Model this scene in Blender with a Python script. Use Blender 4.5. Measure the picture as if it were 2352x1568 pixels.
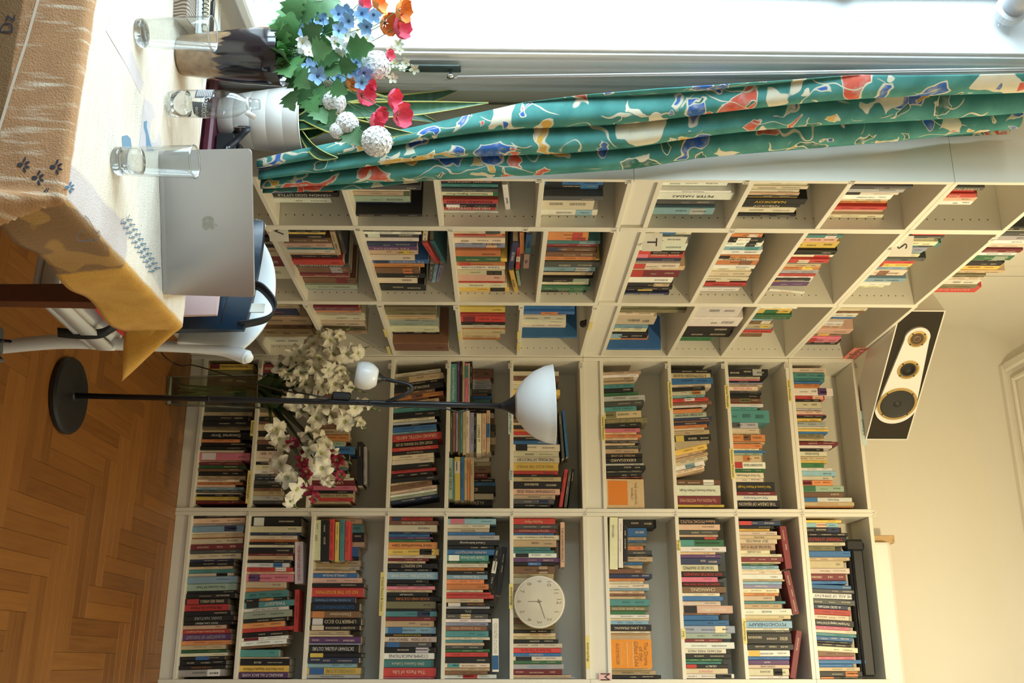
import bpy, math, random
from mathutils import Vector, Matrix, Euler

# ---------------------------------------------------------------- clear
for o in list(bpy.data.objects):
    bpy.data.objects.remove(o, do_unlink=True)
SC = bpy.context.scene
COL = SC.collection
RND = random.Random(7)

# ---------------------------------------------------------------- camera (photo is turned a quarter: scene "up" points right in the frame)
FPX, YAW, PITCH, ROLL = 2287.0, 0.31065, 0.0152, -0.00517
CAM = Vector((1.50065, -4.9355, 1.57513))
_f = Vector((-math.sin(YAW)*math.cos(PITCH), math.cos(YAW)*math.cos(PITCH), math.sin(PITCH)))
_r = Vector((math.cos(YAW), math.sin(YAW), 0))
_u = _r.cross(_f)
CR = _r*math.cos(ROLL) - _u*math.sin(ROLL)
CU = _r*math.sin(ROLL) + _u*math.cos(ROLL)
cam_data = bpy.data.cameras.new('camera')
cam_data.sensor_fit = 'HORIZONTAL'
cam_data.sensor_width = 36.0
cam_data.lens = 35.0
cam_data.clip_start = 0.05
cam_data.clip_end = 60
cam = bpy.data.objects.new('camera', cam_data)
COL.objects.link(cam)
m = Matrix((( CU.x, -CR.x, -_f.x, CAM.x),
            ( CU.y, -CR.y, -_f.y, CAM.y),
            ( CU.z, -CR.z, -_f.z, CAM.z),
            (0, 0, 0, 1)))
cam.matrix_world = m
SC.camera = cam

# ---------------------------------------------------------------- world, lights, exposure
w = bpy.data.worlds.new('world'); SC.world = w
w.use_nodes = True
bg = w.node_tree.nodes['Background']
bg.inputs[0].default_value = (0.72, 0.86, 1.0, 1)
bg.inputs[1].default_value = 1.5

def area_light(name, loc, rot, sx, sy, power, col):
    d = bpy.data.lights.new(name, 'AREA'); d.shape = 'RECTANGLE'
    d.size = sx; d.size_y = sy; d.energy = power; d.color = col
    o = bpy.data.objects.new(name, d); COL.objects.link(o)
    o.location = loc; o.rotation_euler = rot
    return o
# daylight falling in through the window
wd = area_light('window_daylight', (-2.0, -4.1, 2.15), (0, 0, 0), 3.2, 3.2, 510, (0.66, 0.88, 1.0))
wd.rotation_euler = (Vector((0.1, -2.45, 1.15))-wd.location).to_track_quat('-Z', 'Y').to_euler()
# warm lamp close to the back wall just above the frame
def point_light(name, loc, power, col, rad):
    d = bpy.data.lights.new(name, 'POINT'); d.energy = power; d.color = col; d.shadow_soft_size = rad
    o = bpy.data.objects.new(name, d); COL.objects.link(o); o.location = loc
    return o
point_light('ceiling_lamp_light', (1.42, -1.55, 3.56), 74, (1.0, 0.81, 0.47), 0.05)

SC.view_settings.view_transform = 'Standard'
SC.view_settings.look = 'None'
SC.view_settings.gamma = 1.0
SC.view_settings.use_curve_mapping = False
SC.view_settings.exposure = 0.10

# ---------------------------------------------------------------- photograph measuring: a pixel (x, y) of the 2352x1568 photo to a point
def ray(x, y):
    return _f + CU*((x-1176)/FPX) + CR*((y-784)/FPX)
def on_x(x, y, X):
    d = ray(x, y); return CAM + d*((X-CAM.x)/d.x)
def on_y(x, y, Y):
    d = ray(x, y); return CAM + d*((Y-CAM.y)/d.y)
def on_z(x, y, Z):
    d = ray(x, y); return CAM + d*((Z-CAM.z)/d.z)
def to_px(P):
    d = Vector(P)-CAM; z = d.dot(_f)
    return (1176+FPX*d.dot(CU)/z, 784+FPX*d.dot(CR)/z)

# ---------------------------------------------------------------- mesh helpers
class MB:
    def __init__(s): s.v = []; s.f = []; s.mi = []; s.cur = 0
    def add(s, vs, fs):
        n = len(s.v); s.v += [tuple(v) for v in vs]
        for f in fs: s.f.append(tuple(i+n for i in f)); s.mi.append(s.cur)
        return s
    def box(s, x0, x1, y0, y1, z0, z1, M=None):
        vs = [Vector((x, y, z)) for z in (z0, z1) for y in (y0, y1) for x in (x0, x1)]
        if M is not None: vs = [M @ v for v in vs]
        return s.add(vs, [(0,2,3,1),(4,5,7,6),(0,1,5,4),(2,6,7,3),(0,4,6,2),(1,3,7,5)])
    def bbox(s, x0, x1, y0, y1, z0, z1, b=0.004, M=None):
        # box with chamfered vertical and horizontal edges (three stacked rings, chamfered corners)
        def ring(z, i):
            return [(x0+i+b, y0+i, z), (x1-i-b, y0+i, z), (x1-i, y0+i+b, z), (x1-i, y1-i-b, z),
                    (x1-i-b, y1-i, z), (x0+i+b, y1-i, z), (x0+i, y1-i-b, z), (x0+i, y0+i+b, z)]
        rings = [ring(z0, b), ring(z0+b, 0), ring(z1-b, 0), ring(z1, b)]
        vs = [Vector(p) for r in rings for p in r]
        if M is not None: vs = [M @ v for v in vs]
        fs = [tuple(range(7, -1, -1)), tuple(range(24, 32))]
        for k in range(3):
            for i in range(8):
                j = (i+1) % 8
                fs.append((k*8+i, k*8+j, k*8+8+j, k*8+8+i))
        return s.add(vs, fs)
    def prism(s, pts, z0, z1, M=None):
        n = len(pts)
        vs = [Vector((p[0], p[1], z0)) for p in pts]+[Vector((p[0], p[1], z1)) for p in pts]
        if M is not None: vs = [M @ v for v in vs]
        fs = [tuple(range(n-1, -1, -1)), tuple(range(n, 2*n))]
        for i in range(n):
            j = (i+1) % n; fs.append((i, j, n+j, n+i))
        return s.add(vs, fs)
    def lathe(s, prof, seg=32, M=None, close=False):
        vs = []; n = len(prof)
        for i in range(seg):
            a = 2*math.pi*i/seg
            for r, z in prof: vs.append(Vector((r*math.cos(a), r*math.sin(a), z)))
        if M is not None: vs = [M @ v for v in vs]
        fs = []
        for i in range(seg):
            j = (i+1) % seg
            for k in range(n-1 if not close else n):
                l = (k+1) % n
                fs.append((i*n+k, j*n+k, j*n+l, i*n+l))
        if not close:
            if prof[0][0] > 1e-6: fs.append(tuple(i*n for i in range(seg-1, -1, -1)))
            if prof[-1][0] > 1e-6: fs.append(tuple(i*n+n-1 for i in range(seg)))
        return s.add(vs, fs)
    def tube(s, path, rad, seg=8, caps=True):
        P = [Vector(p) for p in path]; n = len(P)
        R = rad if isinstance(rad, (list, tuple)) else [rad]*n
        vs = []; fs = []
        ref = None
        for i in range(n):
            t = (P[min(i+1, n-1)]-P[max(i-1, 0)]).normalized()
            if ref is None:
                ref = t.orthogonal().normalized()
            a = (ref - t*ref.dot(t)).normalized(); ref = a
            b = t.cross(a)
            for k in range(seg):
                an = 2*math.pi*k/seg
                vs.append(P[i]+a*(R[i]*math.cos(an))+b*(R[i]*math.sin(an)))
        for i in range(n-1):
            for k in range(seg):
                j = (k+1) % seg
                fs.append((i*seg+k, i*seg+j, (i+1)*seg+j, (i+1)*seg+k))
        if caps:
            fs.append(tuple(range(seg-1, -1, -1))); fs.append(tuple(range((n-1)*seg, n*seg)))
        return s.add(vs, fs)
    def grid(s, nu, nv, fn):
        vs = [fn(i/(nu-1), j/(nv-1)) for j in range(nv) for i in range(nu)]
        fs = [(j*nu+i, j*nu+i+1, (j+1)*nu+i+1, (j+1)*nu+i) for j in range(nv-1) for i in range(nu-1)]
        return s.add(vs, fs)
    def mesh(s, name, mats, smooth=False):
        me = bpy.data.meshes.new(name)
        me.from_pydata(s.v, [], s.f)
        for mt in (mats if isinstance(mats, (list, tuple)) else [mats]): me.materials.append(mt)
        if any(s.mi):
            me.polygons.foreach_set('material_index', s.mi)
        if smooth: me.polygons.foreach_set('use_smooth', [True]*len(s.f))
        me.update()
        return me

def link(name, me, parent=None, M=None):
    o = bpy.data.objects.new(name, me); COL.objects.link(o)
    if parent is not None: o.parent = parent
    if M is not None: o.matrix_basis = M
    return o
def build(mb, name, mats, parent=None, smooth=False, M=None):
    return link(name, mb.mesh(name, mats, smooth), parent, M)
def empty(name, M=None, loc=None):
    o = bpy.data.objects.new(name, None); COL.objects.link(o); o.empty_display_size = 0.05
    if M is not None: o.matrix_basis = M
    if loc is not None: o.location = loc
    return o
def tag(o, label=None, cat=None, group=None, kind=None):
    if label: o['label'] = label
    if cat: o['category'] = cat
    if group: o['group'] = group
    if kind: o['kind'] = kind
    return o
def shade_auto(o, ang=40):
    me = o.data
    me.polygons.foreach_set('use_smooth', [True]*len(me.polygons))
    try: me.set_sharp_from_angle(angle=math.radians(ang))
    except Exception: pass
    return o
def bez(pts, n=8):
    # Catmull-Rom through the points
    P = [Vector(p) for p in pts]; out = []
    for i in range(len(P)-1):
        a = P[max(i-1, 0)]; b = P[i]; c = P[i+1]; d = P[min(i+2, len(P)-1)]
        for k in range(n):
            t = k/n
            out.append(0.5*((2*b)+(c-a)*t+(2*a-5*b+4*c-d)*t*t+(3*b-a-3*c+d)*t**3))
    out.append(P[-1]); return out

# ---------------------------------------------------------------- materials
MATS = {}
def nodes(m):
    m.use_nodes = True; return m.node_tree.nodes, m.node_tree.links, m.node_tree.nodes['Principled BSDF']
def mat(name, col, rough=0.5, metal=0.0, noise=0.0, nscale=20, bump=0.0, bscale=200, spec=None, trans=0.0, sheen=0.0, sss=0.0, coat=0.0, alpha=1.0):
    if name in MATS: return MATS[name]
    m = bpy.data.materials.new(name); N, L, P = nodes(m)
    P.inputs['Base Color'].default_value = (*col, 1)
    P.inputs['Roughness'].default_value = rough
    P.inputs['Metallic'].default_value = metal
    if spec is not None: P.inputs['Specular IOR Level'].default_value = spec
    if trans: P.inputs['Transmission Weight'].default_value = trans
    if sheen: P.inputs['Sheen Weight'].default_value = sheen
    if coat: P.inputs['Coat Weight'].default_value = coat
    if sss:
        P.inputs['Subsurface Weight'].default_value = sss
        P.inputs['Subsurface Radius'].default_value = (0.02, 0.015, 0.01)
    if noise or bump:
        tc = N.new('ShaderNodeTexCoord')
    if noise:
        nt = N.new('ShaderNodeTexNoise'); nt.inputs['Scale'].default_value = nscale; nt.inputs['Detail'].default_value = 5
        L.new(tc.outputs['Object'], nt.inputs['Vector'])
        mx = N.new('ShaderNodeMix'); mx.data_type = 'RGBA'
        mx.inputs[6].default_value = tuple(c*(1-noise) for c in col)+(1,)
        mx.inputs[7].default_value = tuple(min(1, c*(1+noise)) for c in col)+(1,)
        L.new(nt.outputs[0], mx.inputs[0]); L.new(mx.outputs[2], P.inputs['Base Color'])
    if bump:
        nb = N.new('ShaderNodeTexNoise'); nb.inputs['Scale'].default_value = bscale; nb.inputs['Detail'].default_value = 3
        L.new(tc.outputs['Object'], nb.inputs['Vector'])
        bp = N.new('ShaderNodeBump'); bp.inputs['Strength'].default_value = bump; bp.inputs['Distance'].default_value = 0.002
        L.new(nb.outputs[0], bp.inputs['Height']); L.new(bp.outputs[0], P.inputs['Normal'])
    MATS[name] = m
    return m
def obj_color_mat(name, rough=0.5, vary=0.12, spec=0.35, attr=None):
    m = bpy.data.materials.new(name); N, L, P = nodes(m)
    P.inputs['Roughness'].default_value = rough; P.inputs['Specular IOR Level'].default_value = spec
    if attr:
        oi = N.new('ShaderNodeVertexColor'); oi.layer_name = attr; out = oi.outputs[0]
    else:
        oi = N.new('ShaderNodeObjectInfo'); out = oi.outputs['Color']
    tc = N.new('ShaderNodeTexCoord'); nt = N.new('ShaderNodeTexNoise'); nt.inputs['Scale'].default_value = 45; nt.inputs['Detail'].default_value = 6
    L.new(tc.outputs['Object'], nt.inputs['Vector'])
    mr = N.new('ShaderNodeMapRange'); mr.inputs[3].default_value = 1-vary; mr.inputs[4].default_value = 1+vary
    L.new(nt.outputs[0], mr.inputs[0])
    mx = N.new('ShaderNodeVectorMath'); mx.operation = 'SCALE'
    L.new(out, mx.inputs[0]); L.new(mr.outputs[0], mx.inputs['Scale'])
    L.new(mx.outputs[0], P.inputs['Base Color'])
    MATS[name] = m
    return m
M_SHELF = mat('white_melamine', (0.80, 0.76, 0.645), 0.42, noise=0.03, nscale=6)
M_SHELF_IN = M_SHELF
M_HOLE = mat('peg_hole_dark', (0.05, 0.04, 0.03), 0.9)
M_WALL = mat('wall_paint', (0.76, 0.72, 0.62), 0.85, noise=0.04, nscale=2.5, bump=0.05, bscale=60)
M_CEIL = mat('ceiling_paint', (0.75, 0.71, 0.62), 0.9, noise=0.03, nscale=2)
M_WHITE_PAINT = mat('white_gloss_paint', (0.80, 0.82, 0.82), 0.35, noise=0.02, nscale=5)
M_BOOK = obj_color_mat('book_cover', 0.48, 0.13)
M_BOOKS = obj_color_mat('book_cover_vertex', 0.48, 0.13, attr='Col')
M_PRINT = obj_color_mat('printed_ink', 0.6, 0.03)
M_PAGES = mat('book_pages', (0.72, 0.62, 0.45), 0.8, noise=0.12, nscale=60)
M_TAG = mat('paper_tag', (0.80, 0.76, 0.66), 0.7)
M_TAGY = mat('yellow_label_paper', (0.80, 0.68, 0.25), 0.7)
M_TAGB = mat('pale_blue_label_paper', (0.62, 0.74, 0.74), 0.7)
M_INK = mat('black_ink', (0.03, 0.03, 0.03), 0.6); M_INKG = mat('faded_tag_ink', (0.20, 0.18, 0.15), 0.6)

# ---------------------------------------------------------------- text as flat meshes
_TC = {}
def text_geo(s):
    if s in _TC: return _TC[s]
    cu = bpy.data.curves.new('t', 'FONT'); cu.body = s; cu.size = 1.0; cu.resolution_u = 2
    ob = bpy.data.objects.new('t', cu)
    me = bpy.data.meshes.new_from_object(ob)
    vs = [(v.co.x, v.co.y) for v in me.vertices]; fs = [tuple(p.vertices) for p in me.polygons]
    bpy.data.objects.remove(ob); bpy.data.curves.remove(cu); bpy.data.meshes.remove(me)
    if vs:
        x0 = min(v[0] for v in vs); x1 = max(v[0] for v in vs)
        y0 = min(v[1] for v in vs); y1 = max(v[1] for v in vs)
        vs = [(v[0]-x0, v[1]-y0) for v in vs]
        _TC[s] = (vs, fs, x1-x0, y1-y0)
    else: _TC[s] = ([], [], 1, 1)
    return _TC[s]
def add_text(mb, s, fn, L, H, squeeze=1.6):
    """lay text s through fn(along, up) -> point, fitted in length L and height H (both centred on 0)"""
    vs, fs, w, h = text_geo(s)
    if not vs: return
    sy = H/h; sx = sy
    if w*sx > L: sx = L/w; sy = min(sy, sx*squeeze)
    mb.add([fn(v[0]*sx-w*sx/2, v[1]*sy-h*sy/2) for v in vs], fs)
# ================================================================ THE ROOM
WX, BY, CEIL = -0.285, 0.285, 4.33       # left wall face, back wall face, ceiling height
RX, FY = 3.7, -6.6                       # right wall, wall behind the camera
WY0, WY1, WZ0, WZ1 = -4.25, -2.30, 0.84, 3.42   # window opening
def struct(name, mb, mats, **k):
    return tag(build(mb, name, mats, **k), kind='structure')

# floor slab under the parquet
M_SUB = mat('parquet_base', (0.16, 0.075, 0.025), 0.6, noise=0.2, nscale=8)
fl = MB().box(WX-0.4, RX+0.2, FY-0.2, BY+0.2, -0.12, -0.012)
floor = struct('floor', fl, M_SUB)
# parquet wood
def wood_mat(name, c0, c1, axis):
    m = bpy.data.materials.new(name); N, L, P = nodes(m)
    tc = N.new('ShaderNodeTexCoord'); mp = N.new('ShaderNodeMapping')
    mp.inputs['Scale'].default_value = (3, 60, 60) if axis == 'x' else (60, 3, 60)
    oi = N.new('ShaderNodeObjectInfo')
    ad = N.new('ShaderNodeVectorMath'); ad.operation = 'ADD'
    sc = N.new('ShaderNodeVectorMath'); sc.operation = 'SCALE'; sc.inputs['Scale'].default_value = 7
    L.new(oi.outputs['Location'], sc.inputs[0])
    L.new(tc.outputs['Object'], mp.inputs['Vector']); L.new(mp.outputs[0], ad.inputs[0]); L.new(sc.outputs[0], ad.inputs[1])
    n1 = N.new('ShaderNodeTexNoise'); n1.inputs['Scale'].default_value = 1.3; n1.inputs['Detail'].default_value = 6; n1.inputs['Distortion'].default_value = 0.4
    L.new(ad.outputs[0], n1.inputs['Vector'])
    a1 = N.new('ShaderNodeMath'); a1.operation = 'MULTIPLY_ADD'; a1.inputs[1].default_value = 0.55
    L.new(oi.outputs['Random'], a1.inputs[0]); L.new(n1.outputs[0], a1.inputs[2])
    mr = N.new('ShaderNodeMapRange'); mr.inputs[1].default_value = 0.3; mr.inputs[2].default_value = 1.25
    L.new(a1.outputs[0], mr.inputs[0])
    mx = N.new('ShaderNodeMix'); mx.data_type = 'RGBA'
    mx.inputs[6].default_value = (*c0, 1); mx.inputs[7].default_value = (*c1, 1)
    L.new(mr.outputs[0], mx.inputs[0]); L.new(mx.outputs[2], P.inputs['Base Color'])
    P.inputs['Roughness'].default_value = 0.38
    bp = N.new('ShaderNodeBump'); bp.inputs['Strength'].default_value = 0.08; bp.inputs['Distance'].default_value = 0.001
    L.new(n1.outputs[0], bp.inputs['Height']); L.new(bp.outputs[0], P.inputs['Normal'])
    MATS[name] = m
    return m
PW, PL = 0.0625, 0.5
M_PLX = wood_mat('parquet_oak_lengthwise', (0.175, 0.060, 0.008), (0.345, 0.135, 0.024), 'x')
M_PLY = wood_mat('parquet_oak_crosswise', (0.175, 0.060, 0.008), (0.345, 0.135, 0.024), 'y')
def plank_mesh(lx, ly, mt):
    g = 0.0004
    return MB().bbox(g, lx-g, g, ly-g, -0.012, 0.0, 0.0009).mesh('plank', mt)
me_h = plank_mesh(PL, PW, M_PLX); me_v = plank_mesh(PW, PL, M_PLY)
W2 = 2*PW
planks = []
for j in range(-12, 13):
    for i in range(-40, 40):
        ax = 1.345 - i*W2 + j*(PL+W2)
        ay = -1.07 + i*W2 + j*(PL-W2)
        for k in range(2):
            planks.append(('v', ax+k*PW, ay))
            planks.append(('h', ax+W2, ay+PL-W2+k*PW))
def vis(kind, x, y):
    lx, ly = (PL, PW) if kind == 'h' else (PW, PL)
    if x+lx < 0.0 or x > 1.95 or y+ly < -2.85 or y > 0.02: return 0
    cx, cy = x+lx/2, y+ly/2
    px, py = to_px((cx, cy, 0))
    # keep what the frame can see, with a margin for a step to the side
    return -350 < px < 520 and 420 < py < 1900
def keep(x, y, kind):
    lx, ly = (PL, PW) if kind == 'h' else (PW, PL)
    return x > WX-0.1 and x+lx < RX and y > FY and y+ly < BY
near = [q for q in planks if vis(*q)]
near.sort(key=lambda q: -to_px((q[1], q[2], 0))[0]*0 + abs(to_px((q[1], q[2], 0))[0]-150)+0.4*abs(to_px((q[1], q[2], 0))[1]-1150))
near = near[:298]
for kind, x, y in near:
    o = link('plank', me_h if kind == 'h' else me_v, floor)
    o.location = (x, y, 0)
ns = set((k, round(x, 4), round(y, 4)) for k, x, y in near)
rest = MB()
for kind, x, y in planks:
    if (kind, round(x, 4), round(y, 4)) in ns or not keep(x, y, kind): continue
    lx, ly = (PL, PW) if kind == 'h' else (PW, PL)
    rest.box(x+0.0004, x+lx-0.0004, y+0.0004, y+ly-0.0004, -0.012, 0.0)
ro = build(rest, 'planks', wood_mat('parquet_oak_far', (0.20, 0.075, 0.012), (0.32, 0.125, 0.022), 'x'), floor)
ro['kind'] = 'stuff'

# walls and ceiling
wl = MB()
wl.box(WX-0.42, WX, FY-0.2, WY0, 0, CEIL)
wl.box(WX-0.42, WX, WY1, BY+0.2, 0, CEIL)
wl.box(WX-0.42, WX, WY0, WY1, 0, WZ0)
wl.box(WX-0.42, WX, WY0, WY1, WZ1, CEIL)
struct('wall_left', wl, M_WALL)
struct('wall_back', MB().box(WX, RX, BY, BY+0.2, 0, CEIL), M_WALL)
struct('wall_right', MB().box(RX, RX+0.2, FY-0.2, BY+0.2, 0, CEIL), M_WALL)
struct('wall_front', MB().box(WX, RX, FY-0.2, FY, 0, CEIL), M_WALL)
ce = MB().box(WX-0.42, RX+0.2, FY-0.2, BY+0.2, CEIL, CEIL+0.15)
struct('ceiling', ce, M_CEIL)
# plaster frame on the ceiling
c0 = on_z(2303, 840, CEIL)
tr = MB()
tr.bbox(c0.x, RX-0.6, c0.y-0.05, c0.y, CEIL-0.03, CEIL, 0.008)
tr.bbox(c0.x, c0.x+0.05, FY+0.6, c0.y-0.05, CEIL-0.03, CEIL, 0.008)
tr.bbox(c0.x+0.09, RX-0.69, c0.y-0.115, c0.y-0.09, CEIL-0.018, CEIL, 0.006)
tr.bbox(c0.x+0.09, c0.x+0.115, FY+0.69, c0.y-0.115, CEIL-0.018, CEIL, 0.006)
struct('trim_1', tr, M_CEIL)
# rounded cove between back wall and ceiling, left wall and ceiling
cv = MB()
def cove(t, q, r=0.16):
    return r*(1-math.sin(q*math.pi/2)), r*(1-math.cos(q*math.pi/2))
n = 8
vs = []; fs = []
for k in range(n+1):
    a, b = cove(0, k/n)
    vs += [(WX+0.0, BY-a, CEIL-b), (RX, BY-a, CEIL-b)]
for k in range(n): fs.append((2*k, 2*k+1, 2*k+3, 2*k+2))
cv.add(vs, fs)
vs = []
for k in range(n+1):
    a, b = cove(0, k/n)
    vs += [(WX+a, FY, CEIL-b), (WX+a, BY, CEIL-b)]
cv.add(vs, fs)
struct('trim_2', cv, M_CEIL, smooth=True)

# window casing (moulded architrave) on the left wall, reveal lining, sill
cas = MB()
prof = [(0.0, 0.0), (0.0, 0.014), (0.022, 0.014), (0.026, 0.022), (0.060, 0.022), (0.066, 0.030), (0.078, 0.030), (0.082, 0.024),
        (0.110, 0.024), (0.116, 0.034), (0.128, 0.040), (0.140, 0.034), (0.146, 0.040), (0.168, 0.040), (0.172, 0.0)]
def casing_side(y_in, sgn, z0, z1):
    pts = [(WX+h, y_in+sgn*d) for d, h in prof]
    if sgn > 0: pts = pts[::-1]
    cas.prism(pts, z0, z1)
casing_side(WY1, 1, 0.0, WZ1+0.17)
casing_side(WY0, -1, 0.0, WZ1+0.17)
cas.box(WX, WX+0.03, WY0, WY1, WZ1, WZ1+0.15)
struct('trim_3', cas, M_WHITE_PAINT)
rv = MB()
rv.box(WX-0.40, WX+0.004, WY1-0.012, WY1+0.0, WZ0, WZ1)
rv.box(WX-0.40, WX+0.004, WY0, WY0+0.012, WZ0, WZ1)
rv.box(WX-0.40, WX+0.004, WY0, WY1, WZ1-0.012, WZ1)
struct('trim_4', rv, M_WHITE_PAINT)
win = empty('window_1', loc=(WX-0.24, (WY0+WY1)/2, WZ0)); tag(win, kind='structure')
FXo = 0.0
hw = (WY1-WY0)/2-0.012; hh = WZ1-WZ0-0.012
fr = MB()
for a, b, c, d in ((-hw, -hw+0.05, 0.03, hh), (hw-0.05, hw, 0.03, hh), (-hw, hw, 0.03, 0.08), (-hw, hw, hh-0.05, hh), (-0.04, 0.04, 0.03, hh), (-hw, hw, 1.78, 1.85)):
    fr.bbox(-0.035, 0.045, a, b, c, d, 0.006)
build(fr, 'window_frame', M_WHITE_PAINT, win)
sl = MB().bbox(-0.16, 0.28, -hw-0.05, hw-0.002, -0.0, 0.03, 0.006)
build(sl, 'window_sill', M_WHITE_PAINT, win)
mg = bpy.data.materials.new('window_glass'); N, L, P = nodes(mg)
N.remove(P)
tb = N.new('ShaderNodeBsdfTransparent'); gb = N.new('ShaderNodeBsdfGlossy'); gb.inputs['Roughness'].default_value = 0.02
ms = N.new('ShaderNodeMixShader'); ms.inputs[0].default_value = 0.06
L.new(tb.outputs[0], ms.inputs[1]); L.new(gb.outputs[0], ms.inputs[2]); L.new(ms.outputs[0], N['Material Output'].inputs[0])
for a, b in ((-hw+0.05, -0.04), (0.04, hw-0.05)):
    for c, d in ((0.08, 1.78), (1.85, hh-0.05)):
        build(MB().box(-0.003, 0.003, a, b, c, d), 'pane', mg, win)
# dark latch plate and hook set in the casing
lp = on_x(1000, 156, WX+0.04)
lat = empty('curtain_hook', loc=(WX+0.04, lp.y, lp.z)); tag(lat, 'dark metal plate with silver hook on the window casing', 'hook')
M_DKGREEN = mat('dark_green_metal', (0.06, 0.085, 0.08), 0.4, metal=0.6)
M_STEEL = mat('steel', (0.75, 0.75, 0.76), 0.25, metal=1.0)
za = on_x(925, 156, WX+0.04).z-lp.z; zb = on_x(1058, 156, WX+0.04).z-lp.z
build(MB().bbox(-0.002, 0.006, -0.018, 0.018, za, zb, 0.003), 'plate', M_DKGREEN, lat)
hz = on_x(1035, 157, WX+0.04).z-lp.z
build(MB().lathe([(0.004, 0), (0.004, 0.02), (0.011, 0.021), (0.012, 0.026), (0.0, 0.029)], 16, Matrix.Translation((0.006, 0, hz)) @ Matrix.Rotation(math.radians(90), 4, 'Y')), 'knob', M_STEEL, lat, smooth=True)
# cord drawn up from the hook
M_CORD = mat('greyish_cord', (0.55, 0.5, 0.47), 0.7, bump=0.4, bscale=500)
cz = hz+lp.z
top = on_x(2352, 150, WX+0.05)
cd = MB()
cd.tube([(WX+0.062, lp.y+0.028, cz-0.02), (WX+0.062, lp.y+0.02, cz+0.02), (WX+0.055, top.y+0.01, 3.5)], 0.0035, 6)
cd.tube([(WX+0.062, lp.y+0.012, cz+0.004), (WX+0.062, lp.y+0.030, cz-0.02)], 0.0035, 6)
cd.tube([(WX+0.064, lp.y+0.010, cz+0.02), (WX+0.055, top.y-0.003, 3.5)], 0.0035, 6)
tag(build(cd, 'pull_cord', M_CORD, smooth=True), 'thin grey pull cord running up the window casing from the hook', 'cord')

# roller blind at the head of the window
rbz = on_y(2315, 62, -2.36).z
rb = empty('roller_blind', loc=(WX-0.12, -2.36, rbz+0.02)); tag(rb, 'grey roller blind rolled up at the head of the window', 'blind')
M_GREY = mat('grey_blind', (0.36, 0.37, 0.39), 0.55, noise=0.05)
M_GREY2 = mat('grey_plastic', (0.55, 0.57, 0.58), 0.4)
Rx = Matrix.Rotation(math.radians(90), 4, 'X')
build(MB().lathe([(0.0, 0.0), (0.034, 0.0), (0.034, 1.75), (0.0, 1.75)], 24, Rx), 'tube', M_GREY, rb, smooth=True)
shade_auto(rb.children[-1])
build(MB().lathe([(0.0, -0.02), (0.046, -0.02), (0.048, -0.012), (0.048, 0.008), (0.04, 0.012), (0.0, 0.012)], 24, Rx), 'end_cap', M_GREY2, rb)
shade_auto(rb.children[-1])
build(MB().bbox(-0.13, -0.045, -1.76, -0.01, -0.01, 0.09, 0.008), 'cassette', M_GREY, rb)
M_BEAD = mat('white_beads', (0.75, 0.78, 0.8), 0.4)
ch = MB()
zlow = 0.98-rb.location.z
for k in range(150):
    z = -0.02+(zlow+0.02)*k/149
    sway = 0.012*math.sin(k*0.021*3)
    for q, xo in ((0, 0.0), (1, 0.017+0.012*math.cos(k*0.045))):
        ch.lathe([(0.0, -0.0028), (0.0026, 0.0), (0.0, 0.0028)], 5, Matrix.Translation((0.012+xo, 0.022, z)))
build(ch, 'bead_chain', M_BEAD, rb)['kind'] = 'stuff'
# ================================================================ BOOKCASES
T = 0.018; DEP = 0.28
def wall_M(wall, s=0.0, z=0.0, d=0.0):
    # local frame: x along the wall to the viewer's right, y into the wall, z up
    if wall == 'B': return Matrix.Translation((s, d, z))
    return Matrix.Translation((-d, s, z)) @ Matrix.Rotation(math.radians(90), 4, 'Z')
_PANEL = {}
SHELF_OBJ = {}
def panel(key, fn, mt=None):
    if key not in _PANEL: _PANEL[key] = fn().mesh(key[0], mt or M_SHELF)
    return _PANEL[key]
def unit(wall, s0, s1, z0, z1, shelves, plinth, label, colname):
    W = s1-s0-0.001; H = z1-z0
    root = empty('bookcase', wall_M(wall, s0+0.0005, z0))
    tag(root, label, 'bookcase', 'white bookcases along the walls')
    me = panel(('side_panel', round(H, 3)), lambda: MB().bbox(0, T, 0, DEP-0.004, 0, H-0.0006, 0.0012))
    a = link('side_panel', me, root); b = link('side_panel', me, root); b.location.x = W-T
    hp = panel(('peg_holes', round(H, 3)), lambda: holes(H), M_HOLE)
    for o_, xx, fl in ((a, T+0.0004, 1), (b, -0.0004, -1)):
        h = link('peg_holes', hp, o_); h.location = (xx, 0, 0)
        h['kind'] = 'stuff'
    def board(name, z, th, d0, d1):
        mb = panel((name, round(W, 3), th, d0, d1), lambda: MB().bbox(T+0.0004, W-T-0.0004, d0, d1, 0, th, 0.0012))
        o = link(name, mb, root); o.location.z = z; return o
    if plinth:
        board('plinth', 0.0, shelves[0]-z0-0.0005, 0.012, 0.028)
    for z in shelves:
        o = board('shelf', z-z0-T/2, T, 0.0015, DEP-0.006)
        SHELF_OBJ[(colname, round(z, 3))] = (o, wall)
    o = board('top_board', H-T-0.0008, T, 0.0005, DEP-0.006)
    SHELF_OBJ[(colname, round(z1, 3))] = (o, wall)
    board('back_panel', shelves[0]-z0-T/2, 0.004, 0, 0) if False else None
    bp = panel(('back_panel', round(W, 3), round(H, 3)), lambda: MB().box(T, W-T, DEP-0.006, DEP-0.003, 0.002, H-0.003))
    link('back_panel', bp, root)
    return root
def holes(H):
    mb = MB(); n = int((H-0.10)/0.032)
    for k in range(n):
        z = 0.07+k*0.032
        for y in (0.043, 0.225):
            mb.add([(0, y+0.0027*math.cos(i*math.pi/3), z+0.0027*math.sin(i*math.pi/3)) for i in range(6)], [(0, 1, 2, 3, 4, 5)])
    return mb
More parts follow.
